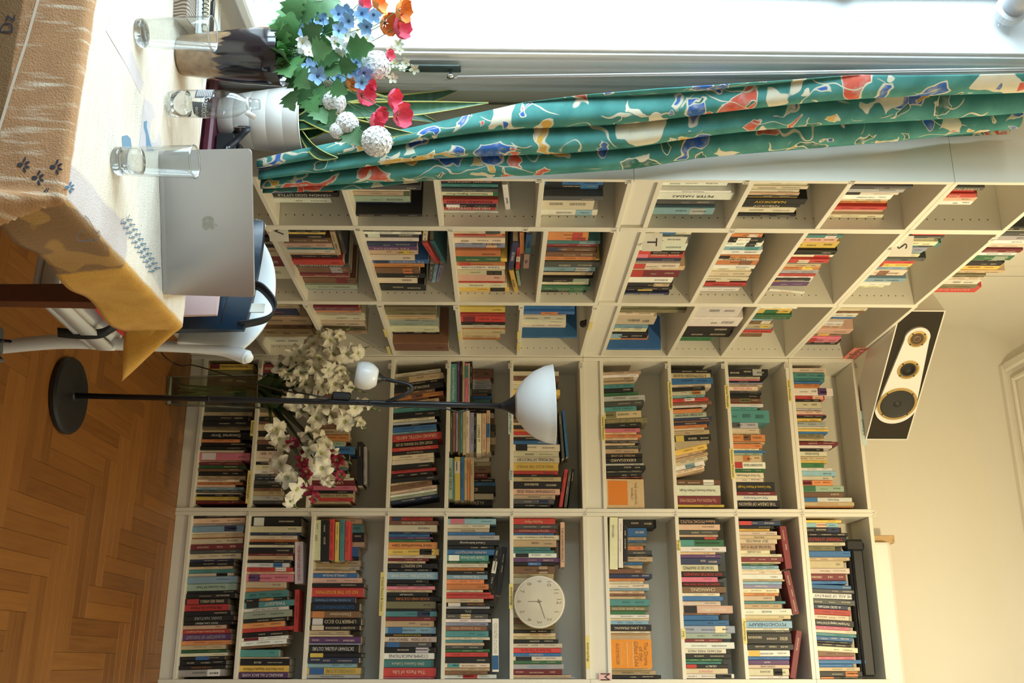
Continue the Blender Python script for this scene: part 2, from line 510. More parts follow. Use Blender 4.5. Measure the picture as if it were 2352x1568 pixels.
ROWS = {
 'V': [0.075, 0.358, 0.678, 1.039, 1.328, 1.652, 2.013, 2.116, 2.468, 2.765, 3.082, 3.432],
 'U': [0.075, 0.358, 0.645, 1.039, 1.328, 1.652, 2.013, 2.116, 2.468, 2.765, 3.082, 3.432],
 'P': [0.075, 0.40, 0.775, 1.06, 1.372, 1.721, 2.013, 2.112, 2.414, 2.742, 3.072, 3.432],
 'Q': [0.075, 0.40, 0.735, 1.057, 1.400, 1.753, 2.013, 2.112, 2.433, 2.715, 3.072, 3.432],
 'R': [0.075, 0.40, 0.724, 1.048, 1.395, 1.686, 2.013, 2.120, 2.465, 2.743, 3.082, 3.438],
}
COLS = {'V': ('B', 0.8, 1.6), 'U': ('B', 0.0, 0.8), 'P': ('L', -2.0, -1.6), 'Q': ('L', -1.6, -0.8), 'R': ('L', -0.8, 0.0)}
DESC = {'V': 'right-hand column of the back wall, holding the clock', 'U': 'back wall column behind the floor lamp',
        'P': 'narrow column beside the curtain', 'Q': 'wide middle column of the window-side wall', 'R': 'column running into the room corner'}
ROWS['W'] = ROWS['V']; COLS['W'] = ('B', 1.6, 2.4); DESC['W'] = 'beyond the clock column at the edge of the photo'
for c, (wall, s0, s1) in COLS.items():
    r = ROWS[c]
    unit(wall, s0, s1, 0.0, 2.022, r[0:6], True, 'tall white lower bookcase, '+DESC[c], c)
    unit(wall, s0, s1, 2.0225, r[10]+0.009, r[7:10], True, 'white middle bookcase, '+DESC[c], c)
    unit(wall, s0, s1, r[10]+0.0095, r[11]+0.009, [r[10]+0.0186], False, 'low white top unit, '+DESC[c], c)

# ---------------------------------------------------------------- paper tags on the shelf edges (parts of the shelf they are stuck to)
def shelf_child(wall, name, mb, mats, col, zc):
    # attach a mesh given in world space to the nearest shelf of the column
    best = min([k for k in SHELF_OBJ if k[0] == col], key=lambda k: abs(k[1]-zc))
    par = SHELF_OBJ[best][0]
    bpy_M = par.parent.matrix_basis @ Matrix.Translation(par.location)
    inv = bpy_M.inverted()
    mb.v = [tuple(inv @ Vector(v)) for v in mb.v]
    return build(mb, name, mats, par)
def paper(wall, x, y0, y1, hgt, text, mt, col, curl=0.0, ink=M_INK):
    """strip stuck along a shelf edge; x = centre row in the photo, y0..y1 its ends"""
    if wall == 'B':
        a = on_y(x, y0, -0.001); b = on_y(x, y1, -0.001); zc = (a.z+b.z)/2
        f = lambda u, v, e: Vector((a.x+(b.x-a.x)*u, -0.0012-e, zc+v*hgt))
        Lw = b.x-a.x
        g = lambda s, t: Vector(((a.x+b.x)/2+s, -0.0022, zc+t))
    else:
        a = on_x(x, y0, 0.001); b = on_x(x, y1, 0.001); zc = (a.z+b.z)/2
        f = lambda u, v, e: Vector((0.0012+e, a.y+(b.y-a.y)*u, zc+v*hgt))
        Lw = b.y-a.y
        g = lambda s, t: Vector((0.0022, (a.y+b.y)/2+s, zc+t))
    mb = MB(); mb.add([f(0, -.5, 0), f(1, -.5, 0), f(1, .5, 0), f(0, .5, 0), f(0, -.5, -.001), f(1, -.5, -.001), f(1, .5, -.001), f(0, .5, -.001)],
                      [(0, 1, 2, 3), (7, 6, 5, 4), (0, 4, 5, 1), (1, 5, 6, 2), (2, 6, 7, 3), (3, 7, 4, 0)])
    mb.cur = 1
    if text: add_text(mb, text, g, Lw*0.9, hgt*0.72)
    shelf_child(wall, 'paper_label', mb, [mt, ink], col, zc)
for i, x in enumerate((1965, 1806, 1661, 1532, 1334, 1172, 1028, 896, 690, 597)):
    paper('B', x, 834, 846, 0.020, 'U%d' % (i+1), M_TAG, 'U', ink=M_INKG)
for i, x in enumerate((2007, 1843, 1690, 1551, 1343, 1141 if 0 else 1176, 1021, 888, 690 if 0 else 712, 568)):
    paper('B', x, 1172, 1185, 0.020, 'V%d' % (i+1), M_TAG, 'V', ink=M_INKG)
for x, y0, y1, t, mt, c in ((877, 1314, 1414, 'Critical Theory & Culture', M_TAGY, 'V'), (1174, 1340, 1398, 'Anthropology', M_TAGY, 'V'),
        (580, 965, 1001, 'Sociology', M_TAGY, 'U'), (571, 1080, 1156, 'Political Philosophy', M_TAGY, 'U'),
        (1983, 943, 1022, 'philosophy', M_TAGB, 'U'), (1385, 955, 1012, 'General Philosophy', M_TAGY, 'U'),
        (1539, 876, 940, 'Postmodern Philosophy', M_TAGY, 'U'), (1670, 884, 938, 'German Philosophy', M_TAGY, 'U'),
        (1682, 1030, 1100, 'Renaissance Philosophy', M_TAGY, 'U'), (1813, 872, 922, 'Greek Philosophy', M_TAGY, 'U'),
        (1559, 1240, 1264, 'Freud', M_TAGY, 'V'), (1570, 1444, 1467, 'Jung', M_TAGY, 'V'), (1710, 1420, 1478, 'Psychotherapy', M_TAGY, 'V'),
        (1174, 1080, 1104, 'Ethics', M_TAGB, 'U'), (1172, 930, 997, 'Philosophy of Religion', M_TAGB, 'U'), (1350, 1460, 1535, 'Anthropology', M_TAGY, 'V')):
    paper('B', x, y0, y1, 0.024 if t == 'philosophy' else 0.0195, t, mt, c)
M_TAGP = mat('pink_card', (0.80, 0.48, 0.46), 0.7); M_TAGR = mat('red_card', (0.80, 0.25, 0.19), 0.7)
paper('B', 1390, 1545, 1563, 0.06, 'M', M_TAGP, 'V')
paper('L', 1962, 799, 828, 0.075, 'Religions', M_TAGR, 'R')
for x, y, t, c in ((1238, 414, 'R7', 'P'), (1444, 416, 'R5', 'P'), (1715, 417, 'R3', 'P'), (1957, 418, 'R2', 'P'),
                   (822, 526, 'S8', 'Q'), (1034, 528, 'S7', 'Q'), (1208, 526, 'S6', 'Q'), (1411, 528, 'S5', 'Q'), (1682, 530, 'S3', 'Q'), (2281, 549, 'S1', 'Q'),
                   (702, 702, 'T9', 'R'), (872, 702, 'T8', 'R'), (1047, 706, 'T7', 'R'), (1197, 705, 'T6', 'R'), (1366, 707, 'T5', 'R')):
    paper('L', x, y-4, y+6, 0.022, t, M_TAG, c, ink=M_INKG)
for x, y, c in ((733, 770, 'R'), (893, 805, 'R'), (886, 765, 'R'), (1056, 772, 'R'), (1192, 770, 'R'), (1191, 796, 'R'), (1356, 749, 'R')):
    paper('L', x, y-9, y+9, 0.016, '', M_TAGY, c)
# ================================================================ BOOKS
PAL = {'K': (.022, .022, .024), 'N': (.035, .05, .12), 'B': (.03, .16, .42), 'b': (.22, .42, .52), 'T': (.06, .27, .27), 'G': (.035, .17, .07), 'g': (.34, .42, .32),
       'R': (.58, .035, .028), 'M': (.22, .025, .035), 'O': (.68, .22, .04), 'Y': (.80, .52, .04), 'C': (.72, .62, .43), 'W': (.80, .77, .70), 'S': (.42, .42, .42),
       'D': (.08, .085, .085), 'P': (.72, .17, .25), 'V': (.13, .05, .17), 'L': (.30, .30, .44), 'E': (.22, .10, .05), 'A': (.58, .42, .23), 'H': (.70, .42, .28), 'Q': (.20, .17, .08)}
CNAME = {'K': 'black', 'N': 'navy', 'B': 'blue', 'b': 'pale blue', 'T': 'teal', 'G': 'green', 'g': 'sage green', 'R': 'red', 'M': 'maroon', 'O': 'orange', 'Y': 'yellow',
         'C': 'cream', 'W': 'white', 'S': 'grey', 'D': 'charcoal', 'P': 'pink', 'V': 'dark purple', 'L': 'lavender', 'E': 'brown', 'A': 'tan', 'H': 'peach', 'Q': 'olive'}
ZM = {'Za': (380, 1160, .26014), 'Zb': (680, 1160, .26014), 'Zc': (1000, 1160, .26012), 'Zd': (1340, 1160, .26012), 'Ze': (1660, 1160, .26027),
      'Zf': (380, 800, .24231), 'Zg': (850, 810, .24231), 'Zh': (1330, 810, .2423), 'Zi': (1650, 820, .23597),
      'L1': (560, 380, .2934), 'L2': (1140, 380, .2934), 'L3': (1700, 380, .2934)}
# column, row index, measuring frame, start, then "end top colour[/band] |title~ink"
COMP = []
def comp(col, row, zm, y0, r, body): COMP.append((col, row, zm, y0, r, body))
comp('V', 0, 'Za', 100, .03, """lean -1.5
118 700 K;165 700 H;190 700 S;240 690 b/N;255 680 C;290 690 A;300 690 O;350 680 C;400 675 M;430 670 D;480 660 C;505 600 N;545 595 K;570 590 A;605 600 T;635 600 C/K;695 630 b
760 620 g |The Society of Text;785 630 K;830 610 K;880 550 K/R |ISHMAEL REED AMERICA;940 555 R |Bill Bryson At Home~K;980 575 K;1030 600 K |DARK NATURE~S;1065 580 K |WHO CAN SPEAK?~W
1100 535 H;1140 565 R |The Essential Guide to Being Hungarian~C;1200 570 V |AN ANATOMY OF THOUGHT~S;1240 580 O;1280 530 A;1310 530 G;1340 550 C;1375 520 K/B;1420 530 K;1455 530 K |In the Spirit of the Earth~O;1520 520 S/W""")
comp('V', 1, 'Za', 105, .03, """185 1195 K/W;240 1200 C;265 1195 N;300 1160 C;325 1170 O;350 1135 K;375 1135 C;425 1130 K;445 1130 M;485 1120 A;510 1100 K;550 1090 W/B;585 1125 R/W;610 1135 H;675 1125 P/V;730 1055 A;770 1050 O
lean -4;835 1075 T;860 1075 K/O;915 1130 T/K |TWILIGHT~W;950 1080 W |BEING IN THE LIGHT;1010 1105 g;1045 1070 K;1095 1040 O;1130 1125 R;1175 1055 K;1205 1080 W/M;1250 1065 W;1275 1045 E;lean 0
1340 1000 T;1355 1085 A;1415 1090 K;1475 1085 Y |Justice, Nature & the Geography of Difference;1526 1080 V |BRINGING IT ALL BACK HOME~W""")
comp('V', 2, 'Zb', 100, .03, """r .11;170 580 A;245 590 T;320 600 K;368 600 A |EMPIRE;455 545 B;490 550 K;540 570 A;575 560 C;r .03;600 520 A
640 540 B |CAMILLE PAGLIA~W;690 580 H;725 600 K;810 590 R |NO GO THE BOGEYMAN~Y;865 520 N |An Intimate History of Humanity~b;935 560 K |CULTURE/POWER/HISTORY~B;995 560 E/O |Distinction~C
1060 570 K/W |UMBERTO ECO~C;1105 560 K/C |ELOQUENT OBSESSIONS~C;1145 455 A;1160 490 C;1220 570 V;1232 570 L;1305 550 K |DICTIONARY of GLOBAL CULTURE~W;1345 575 K/Y |Cultures in Contention~K;1395 555 N;1435 530 b
1495 565 Y/B |COUNTERCULTURE~Q;1530 560 S |The Resurgence of the Real""")
comp('V', 3, 'Zb', 105, .03, """138 1205 R/N;175 1255 E |CULTURE MOVES~C;235 1245 C;255 1195 N;280 1175 B;300 1205 V;325 1185 G;385 1245 O |Cultural Theory and Popular Culture~K;440 1260 Y/K;468 1235 C;495 1170 M;515 1140 A
560 1240 K |NO RESPECT~C;590 1200 K;655 1250 b |THE CULTURAL COLD WAR~W;695 1165 K;715 1200 K;745 1225 P;770 1200 A;805 1160 K |CULTURE JAM~W;848 1270 K |FOOD AND CULTURE~O;915 1230 Q;935 1240 K;985 1240 T/N;1020 1230 M
1075 1215 A;1135 1230 b/B;1160 1190 K |THE POP CULTURE TRADITION~Y;1210 1240 C |ANN POWERS   WEIRD LIKE US^;1255 1195 D/B;1305 1225 K/S;1360 1220 W |COMMUNICATIONS;1435 1210 T |20th Century Culture~C;1515 1235 R |The Facts of Life~C;1532 1220 P""")
comp('V', 4, 'Zc', 100, .03, """120 500 K;168 535 b/P;205 480 C;240 475 C |Beyond Culture;265 525 B;310 565 S;355 560 K |Cultural Anthropology~W;390 520 K;440 530 B |HUMAN ANTIQUITY~C;495 470 T/W |Claude Levi-Strauss~W;515 480 G;550 460 C;580 430 O;615 465 K
655 460 b |THE NAKED MAN~W;695 430 O;745 470 O;770 420 C;790 490 R;825 515 R;860 425 A;895 520 K/W |Culture Counts~O;915 480 S;960 490 K |EVIL~g;1005 465 D/A;1035 490 W;1065 465 L;1110 455 E |THE SAVAGE MIND~H;1165 470 T;1190 480 C;1215 420 T;1240 430 A
1270 420 D;1300 480 G;1340 465 R;1395 480 K;1435 480 C/T;1465 480 A;1495 460 E;1532 540 W/R""")
comp('V', 5, 'Zc', 115, .06, """170 1060 R |Psycho-Myth~C;210 1075 D;245 1065 M |GESTALT PSYCHOLOGY~H;265 1050 B;305 1095 C |Psychology and Contemporary Affairs;370 1070 A;400 1015 T;425 1050 T;465 1070 W/K;505 1100 V;535 1055 K/B |C.G. Jung~W;605 1055 E/A;640 1045 A
700 1040 C;760 1040 A;830 1030 C;900 1050 A;960 1040 C;1000 1040 C;1045 1060 E;1100 1055 Q;1130 1020 K;1160 1060 A;1185 1060 A;1220 1085 K;1260 1120 C;1305 1110 R |The End of The Earth~M;1335 1110 B |COSMOPOLIS~C;1375 1120 C/K;1400 1115 G
1450 1135 S |EQUATORIA~b;1500 1120 M;1518 1200 A;1534 1230 W""")
comp('V', 7, 'Zd', 120, .03, """r .12;200 645 K;280 560 B;310 555 A;330 555 B;360 555 Q;400 530 O;440 605 D;455 610 K;500 610 A;530 525 B;560 520 A;r .03;605 525 E;645 610 N;670 540 O;695 530 C;735 580 C;755 580 b;780 540 A;805 540 E;830 550 A;890 590 T
935 575 Q |MEMORIES, DREAMS, REFLECTIONS~C;965 550 G;1000 580 W;1020 580 C;1055 575 b;1110 600 K |C.G. JUNG SPEAKING~C;1130 590 C;r .05;1300 600 A;1460 600 C;1500 640 A;r .03;1535 690 K""")
comp('V', 8, 'Zd', 118, .03, """170 1205 K |Roberts PSYCHIC POLITICS~H;220 1205 H;260 1190 D;282 1190 A;305 1210 K/R;365 1240 G/T |TRANSFORMATIONS OF CONSCIOUSNESS~K;412 1260 W;435 1170 A;465 1215 V;525 1220 N;585 1190 C |THE NATURE OF UNHAPPINESS
635 1265 K |ROY PORTER MADNESS~R;680 1185 P;718 1245 K |DREAMS ARE WISER THAN MEN~R;775 1260 E |CHANGING~C;805 1205 C;845 1230 B;885 1215 C;955 1325 H/K |Amok JOURNAL~W;970 1210 E;1015 1195 B;1065 1290 B;1130 1340 L/C;1180 1305 g;1210 1225 M;1268 1335 W
1310 1260 C |MISTAKES WERE MADE;1355 1305 K;1380 1225 G;1405 1220 T;1440 1280 K/R |CRUELTY~W;1490 1280 C |PREJUDICE~P;1530 1335 W/K""")
comp('V', 9, 'Ze', 138, .03, """178 515 N/R;208 455 K;228 415 Y;265 485 C;298 515 A |PREJUDICES;340 480 C |SELF ANALYSIS;395 470 A |THE NATURAL HISTORY OF LOVE;430 420 C |ON DESIRE;458 525 C;500 535 M;515 510 A;532 450 G;565 500 b;580 505 C;608 520 C;655 530 W;672 545 A;700 525 b
735 525 L |Narcissism~W;775 500 C;800 495 O;845 460 A;870 560 T;912 525 A;970 630 W;1005 600 A;1020 530 A;1085 620 b |PSYCHOTHERAPY~N;1105 590 C;1125 590 D;1225 615 K;1280 630 K;1335 595 W/Y;1365 595 B;1408 595 V |equals~W;1440 590 C |GOING SANE;1505 590 C/K;1536 590 W""")
comp('V', 10, 'Ze', 130, .03, """155 1050 Y;198 1020 b/H;245 1045 K/N;275 1105 K;328 1100 K |TYRANNY of MALICE~R;358 1080 C;405 995 Q;458 1145 B;490 1140 A;555 1070 A;605 1125 C;665 1090 M;695 1105 B;lean 2;735 1180 B;770 1180 D;820 1210 W |THE AGE OF EMPATHY;lean 3;870 1165 D;910 1105 N |A GOD WITHIN~W
960 1130 R;1005 1115 C;1060 1155 K |The Forgotten Language by Erich Fromm~W;1090 1120 P;1120 1210 C;1150 1250 T;1190 1150 B;1210 1150 K;1240 1130 K;1285 1190 C;lean 0;1335 1165 E;1365 1165 P;1400 1260 B;1430 1150 B;1465 1210 A;1515 1235 K/O;1540 1230 K/O""")
comp('U', 0, 'Zf', 150, .03, """200 830 Y/M |This Explains Everything;250 825 Q;350 820 D;450 800 E;520 810 N;600 810 D;640 820 A;690 780 K;740 800 K;770 815 Q;790 700 A;860 800 K |Descartes' Error~W;890 700 O;930 790 K;965 750 K;990 745 C;1060 800 P/W;1080 720 A;1105 730 M;1140 740 G;1165 720 E;1205 730 K
1240 755 A;1265 700 C |LEGITIMATION CRISIS;1290 725 O;1315 660 H;1345 740 b;1365 740 D;1380 720 C;1405 700 K;1440 690 Y;1472 755 M""")
comp('U', 1, 'Zf', 150, .03, """230 1100 M;300 1120 N;370 1090 E;430 1100 D;500 1110 A;560 1090 K;600 1100 Q;650 1100 A;690 1100 K;720 1090 E;780 1050 A;800 1080 K;835 1100 K;870 1080 A;910 1090 E;970 1100 K;1035 1090 C;1070 1100 C;1100 1070 K;1145 1080 C;1190 1090 W;1215 1100 D;1250 1090 N;1290 1080 D
1320 1100 K;1350 1090 E;1395 1110 A;1440 1100 S;1472 1110 D""")
comp('U', 2, 'Zf', 160, .03, """230 1700 K;290 1720 C;340 1690 A;400 1740 D;460 1700 E;520 1720 K;580 1700 C;640 1740 A;700 1720 K;760 1700 E;820 1730 A;880 1740 O;930 1700 g;1000 1790 B;1060 1740 K;1100 1720 A;1130 1730 A;1155 1720 T;1190 1725 K;1225 1745 C;1250 1785 C;1300 1795 M |LABYRINTH~C;1345 1800 P
1375 1780 K;1415 1780 A |THE AGE OF IDEOLOGY;1450 1775 R;1472 1740 A""")
comp('U', 3, 'Zg', 200, .03, """lean -8;245 665 C;300 690 A/Q;340 700 K;385 690 K |KNOWLEDGE~C;420 610 E;460 690 O/E;485 550 E;530 650 A;lean -5;580 650 T;635 650 K;665 610 C;690 630 S;710 650 K |Choosing Reality~C;755 625 B;785 630 b;850 675 R |GRAND HOTEL ABYSS~C;905 630 K |MONEY AND THE MEANING OF LIFE~C
940 645 R |PRACTISING PHILOSOPHY~H;975 650 K |The Meaning of Life~C;1020 600 C;1065 600 C;1120 580 K;1150 620 R;1195 590 K;1240 640 K;lean -9;1270 575 A;1315 580 E;1355 630 C;1375 630 W;1405 630 g;1440 640 N""")
comp('U', 4, 'Zg', 150, .15, """235 1170 E/T;252 1140 P;270 1140 A;310 1150 S;350 1150 S;390 1150 D;400 1110 O;440 1150 B;470 1140 T |BLACK;530 1180 K;570 1160 K;620 1170 C;680 1180 E;740 1190 D;800 1180 Q;870 1190 A;930 1180 Q;985 1150 C;1030 1130 C;1080 1140 A |HUMAN;1140 1145 E;1190 1110 M;1225 1185 K;1265 1190 B
1330 1190 K |IDEAS~C;1390 1170 C |THE;1450 1160 K |ALEXANDRIA~C""")
comp('U', 5, 'Zg', 172, .03, """220 1790 C;265 1790 E/D;300 1710 C;350 1730 C;400 1800 Y/A;440 1720 O;490 1760 A;530 1760 C;570 1750 W;620 1780 K;660 1730 E;690 1730 A;720 1700 K;745 1700 O;775 1690 R;800 1720 C;830 1775 K;865 1775 B;930 1800 C/K;985 1790 C;1040 1795 C |THE MORAL OF THE STORY;1120 1785 Y |WHO RULES THE WORLD~Q
1155 1780 R;1175 1760 K |ETHICS~C;1220 1810 A;1290 1815 K;1345 1800 H |CONTEMPORARY MORAL ISSUES;1390 1755 A;1435 1745 D/N;1466 1710 K""")
comp('U', 7, 'Zh', 187, .03, """lean -3;210 585 A;238 565 W;280 520 A;305 525 A;345 520 T;380 515 K;415 565 G;470 625 S;515 615 D;560 545 T;625 590 A/Q;680 650 Q |THE ART OF LIVING~A;720 590 K;lean -1;755 575 P;780 545 H;808 590 O;830 555 A;860 580 D;880 530 A;910 590 D;960 565 A;1000 600 K |WORKS OF LOVE~A
1050 600 K |KIERKEGAARD~C;1075 615 W;1115 630 K;1140 600 D;1180 595 K;1195 600 M;r .07;1300 600 Q;1455 590 D""")
comp('U', 8, 'Zh', 158, .03, """190 1260 K;245 1250 A |A POSTMODERN READER;lean -2;300 1270 B;335 1255 C;lean -3;365 1195 K;405 1200 C/O;440 1195 b;470 1225 R/W;500 1260 E;525 1215 W;540 1170 K;575 1165 O;620 1210 g |A DICTIONARY OF PHILOSOPHY;650 1265 N;665 1245 E;690 1240 N |PHILOSOPHY~C;720 1215 O;745 1190 C;790 1235 A;850 1250 K/Y
lean -13;930 1225 A;980 1210 Y;1010 1170 A;1040 1220 A;1080 1220 C;1130 1190 W/b |Think;1160 1185 C;1180 1190 A;lean 0;gap 1200;1255 1345 E/W;1355 1340 W |The Harper Dictionary of Modern Thought;1440 1350 M |The PASSION of the WESTERN MIND~H;1464 1375 Y""")
comp('U', 9, 'Zi', 118, .03, """185 485 K/S;210 410 C;228 405 P;250 410 K |The Cunning Mind~C;262 430 L;285 430 A;332 385 C |NIETZSCHE~P;350 420 D;365 420 K;395 410 K;440 420 E/Q;455 425 O;485 435 W;515 380 T;635 500 T;690 390 S/D;735 400 C;755 405 C;820 455 O/E;845 455 A;888 425 O;910 400 C;930 460 B;955 430 g;1020 420 A/O
1085 460 W/R |ENLIGHTENMENT READER;1125 460 G;1180 440 C |The Story of Philosophy;1215 435 C;1305 555 K |Main Currents of Western Thought~Y;1345 565 M;1395 575 W |Myth and Philosophy~B;1462 610 K |THE DREAM OF REASON~C""")
comp('U', 10, 'Zi', 102, .03, """155 1055 C;205 1035 T;235 1040 T;260 1000 B;298 985 O;372 1120 W/V;412 1040 R/H;435 1000 K;495 1000 C;525 1010 S;555 1010 H;570 1055 P;590 1050 K;630 1010 Y;675 1045 S;700 1070 C;725 1070 Y;745 1065 B;790 1030 Q;815 1030 A;825 1110 K/Y;858 1165 M;885 1105 W;915 1030 K;970 1060 C |Socrates
1010 1060 A;1030 1060 Y;1075 1030 G;1105 1110 W;1155 1150 b;1200 1115 C;1250 1115 O/M;1310 1225 g/G;1365 1225 E;1410 1305 W/B |Philosophy;1450 1325 A |The Great Philosophers~O;1464 1315 O |CONGRESS~C""")
# ---- window-side wall
comp('P', 2, 'L1', 150, .055, """190 740 D;225 700 O;258 745 K |VERNON GOD LITTLE~W;292 690 W""")
comp('P', 3, 'L1', 150, .055, """185 1390 D;215 1300 C;245 1250 A;290 1305 g;306 1310 N;r .012;350 1390 K""")
comp('P', 4, 'L1', 100, .055, """125 2000 M;155 2000 K |MICHAEL ONDAATJE~C;175 1990 T;200 1990 D;230 1950 C |Nineteen Eighty-Four;262 1990 G;292 1990 R |RICHARD OSMAN~K;310 1970 V;335 1975 K/W;362 1970 R |HELEN OYEYEMI~W;395 1990 W;430 1910 K""")
comp('P', 5, 'L2', 110, .055, """150 835 B/K;185 835 K/B;r .03;270 830 D;r .05;345 755 C;390 785 W/b;r .012;450 770 B/K""")
comp('P', 7, 'L2', 115, .055, """150 1800 W;r .03;215 1835 W |PARALLEL STORIES;270 1835 W |PETER NADAS~K;300 1700 D;330 1700 K;380 1690 b/S""")
comp('P', 8, 'L3', 130, .05, """155 520 C;180 520 C;195 450 D |PIERCING~W;212 455 C;230 455 H;250 445 K;268 445 Y;310 500 K |NABOKOV~Y;335 460 K |NABOKOV~C;350 420 C |NABOKOV;385 420 C;415 420 K""")
comp('P', 9, 'L3', 135, .05, """150 1280 Y;178 1330 D;210 1270 S;230 1230 W/K;270 1170 W;290 1150 A;315 1140 O;340 1130 R;380 1110 H;408 1100 C""")
comp('P', 10, 'L3', 135, .05, """160 1900 S;185 1890 D |LORRIE MOORE~C;215 1825 R;245 1825 R |Fool~C;275 1830 H;308 1800 W""")
comp('Q', 1, 'L1', 495, .06, """560 380 E;640 380 K;720 370 A;800 380 M;900 390 C""")
comp('Q', 2, 'L1', 500, .05, """520 640 K;545 640 Y;575 640 K;610 700 E;640 700 H;665 720 T;690 730 C;705 740 A;730 740 K;770 790 R;800 830 D |AMERICAN FOLKLORE~C;850 845 E/S;870 830 M;890 830 H;930 890 E/M;960 895 g;990 895 L""")
comp('Q', 3, 'L1', 497, .05, """520 1390 K;545 1390 W;580 1370 D/W;605 1370 W;635 1350 N;665 1360 V |TIM WINTON~C;700 1365 A/Y;740 1340 C;770 1450 B/N |P.G. WODEHOUSE~W;790 1415 O;810 1415 O;850 1380 E/O;885 1425 K;930 1360 C;980 1425 K""")
comp('Q', 4, 'L1', 512, .045, """535 2045 C/D;560 2045 R/O;600 2045 C;660 2045 L/H;705 2010 O;745 2010 G;770 2060 Y/A;795 2045 O/R |Transmigration~M;830 2045 C |TARA WESTOVER~B;865 2040 C/K;915 2045 H;930 2030 R;965 2060 C;1025 2075 Y/K;1058 2035 B/N""")
comp('Q', 5, 'L2', 518, .045, """560 715 O/R;600 715 O/R;625 810 T/b;650 790 M;680 775 E/N;715 780 E;740 775 O;750 805 Y;790 800 D;820 770 b/S;850 750 K;875 750 A;905 750 K/g;930 720 C;950 720 C;980 730 G;1005 700 K/G;1020 690 C""")
comp('Q', 7, 'L2', 515, .045, """535 1520 C/B;550 1510 D;605 1475 W/Q;660 1475 W;690 1455 K/R;735 1455 R/P |KATE TEMPEST~C;760 1440 N;800 1420 C/R;830 1465 A;885 1420 M/R;925 1370 W;950 1370 K/A;970 1370 K;990 1340 K/Y;1020 1340 N |SHINING AND FOREST~W;1050 1330 C""")
comp('Q', 8, 'L2', 515, .045, """535 2080 C;560 2075 O/C;600 2075 K/W;640 2070 W/K;665 2065 b/T;700 2065 W;725 2050 O/K;745 2045 C |STEINBECK;785 2035 O/E;810 2015 W;840 1985 C;870 1980 C;895 1960 C;920 1950 K/C;945 1945 R;965 1940 K;990 1890 W""")
comp('Q', 9, 'L3', 525, .045, """550 800 D;570 790 T/W;610 745 H;660 742 Y;690 735 K;705 735 W;730 720 C/R;755 680 R/C;780 650 T |THEY BOTH DIE AT THE END~W;800 620 A;830 610 O/Y;855 600 S;870 580 R;885 570 W;900 540 K;925 550 W/Y;950 520 V""")
comp('Q', 10, 'L3', 530, .045, """550 1600 R/K;570 1580 D;590 1520 C;620 1520 C;650 1545 T/D;680 1440 L;700 1420 b;720 1390 C;745 1430 D;765 1350 R;795 1325 Y/R;815 1290 b;855 1270 C/E;880 1275 E;905 1275 b;930 1180 W/O;945 1165 W;960 1115 C""")
comp('Q', 11, 'L3', 470, .045, """500 2280 K;530 2270 C;560 2260 D;600 2240 S;630 2222 W;655 2215 C;680 2185 M;700 2140 W;735 2105 G/g;760 2035 K;790 2035 K;830 2010 Y/K;850 2050 A;870 1900 Q;890 1875 C;905 1850 A;940 1850 W;965 1835 Q;1010 1835 R |SALMAN RUSHDIE~C""")
comp('R', 0, 'L1', 1105, .045, """1180 60 K;1250 50 E;1330 40 A;1400 30 M""")
comp('R', 1, 'L1', 1105, .045, """1130 440 A;1180 440 N |HAPPINESS~O;1240 540 A;1290 540 E;1350 560 A;1410 560 W""")
comp('R', 2, 'L1', 1103, .045, """1120 905 M;1135 905 V;1150 920 O;1165 920 A;1190 955 C;1220 955 C;1250 955 C;1290 960 Q;1330 970 A""")
comp('R', 3, 'L1', 1108, .045, """1140 1510 Q;1165 1510 Q;1190 1505 A;1210 1505 A;1240 1530 g;1260 1530 g;1300 1530 C;1330 1535 K;r .006;1395 1600 E;1450 1605 E""")
comp('R', 4, 'L1', 1108, .04, """1145 2045 Y;1160 2045 K/A;1180 2045 R;1225 2045 R/M;1245 2045 K;1265 2045 C;1290 2045 O;1320 2045 A;1345 2005 A;1365 2005 O""")
comp('R', 5, 'L2', 1112, .045, """1140 610 B;1160 610 B/O;1190 545 A;1220 540 C;1250 540 C;1280 540 C;r .006;1330 635 B""")
comp('R', 7, 'L2', 1112, .055, """1130 1480 Q;1150 1480 Q |ENCYCLOPEDIA~A;1190 1230 C;1250 1230 C;1270 1180 b;1310 1170 C;1345 1175 K/b;1370 1180 O/Y;r .012;1435 1290 B;1450 1290 W""")
comp('R', 8, 'L2', 1112, .055, """r .012;1190 1885 W;1255 1885 W;1270 1870 R;r .03;1315 1830 K;1355 1830 K;1385 1680 G""")
comp('R', 9, 'L3', 1112, .04, """1125 440 W;1140 400 Y/L;1170 385 Y/G;1200 380 G |MYTH AND LITERATURE~g;1215 250 b;1240 240 E/C;1265 240 A/Y;1285 240 b;1305 240 R;1325 220 C;1340 160 E""")
comp('R', 10, 'L3', 1122, .04, """1140 980 C;1150 960 E;1165 960 C;1190 900 W;1205 880 B;1225 830 A;1250 780 W;1275 780 H/O;1310 850 H;1340 780 Q/Y;1375 755 P/R;1408 755 K""")

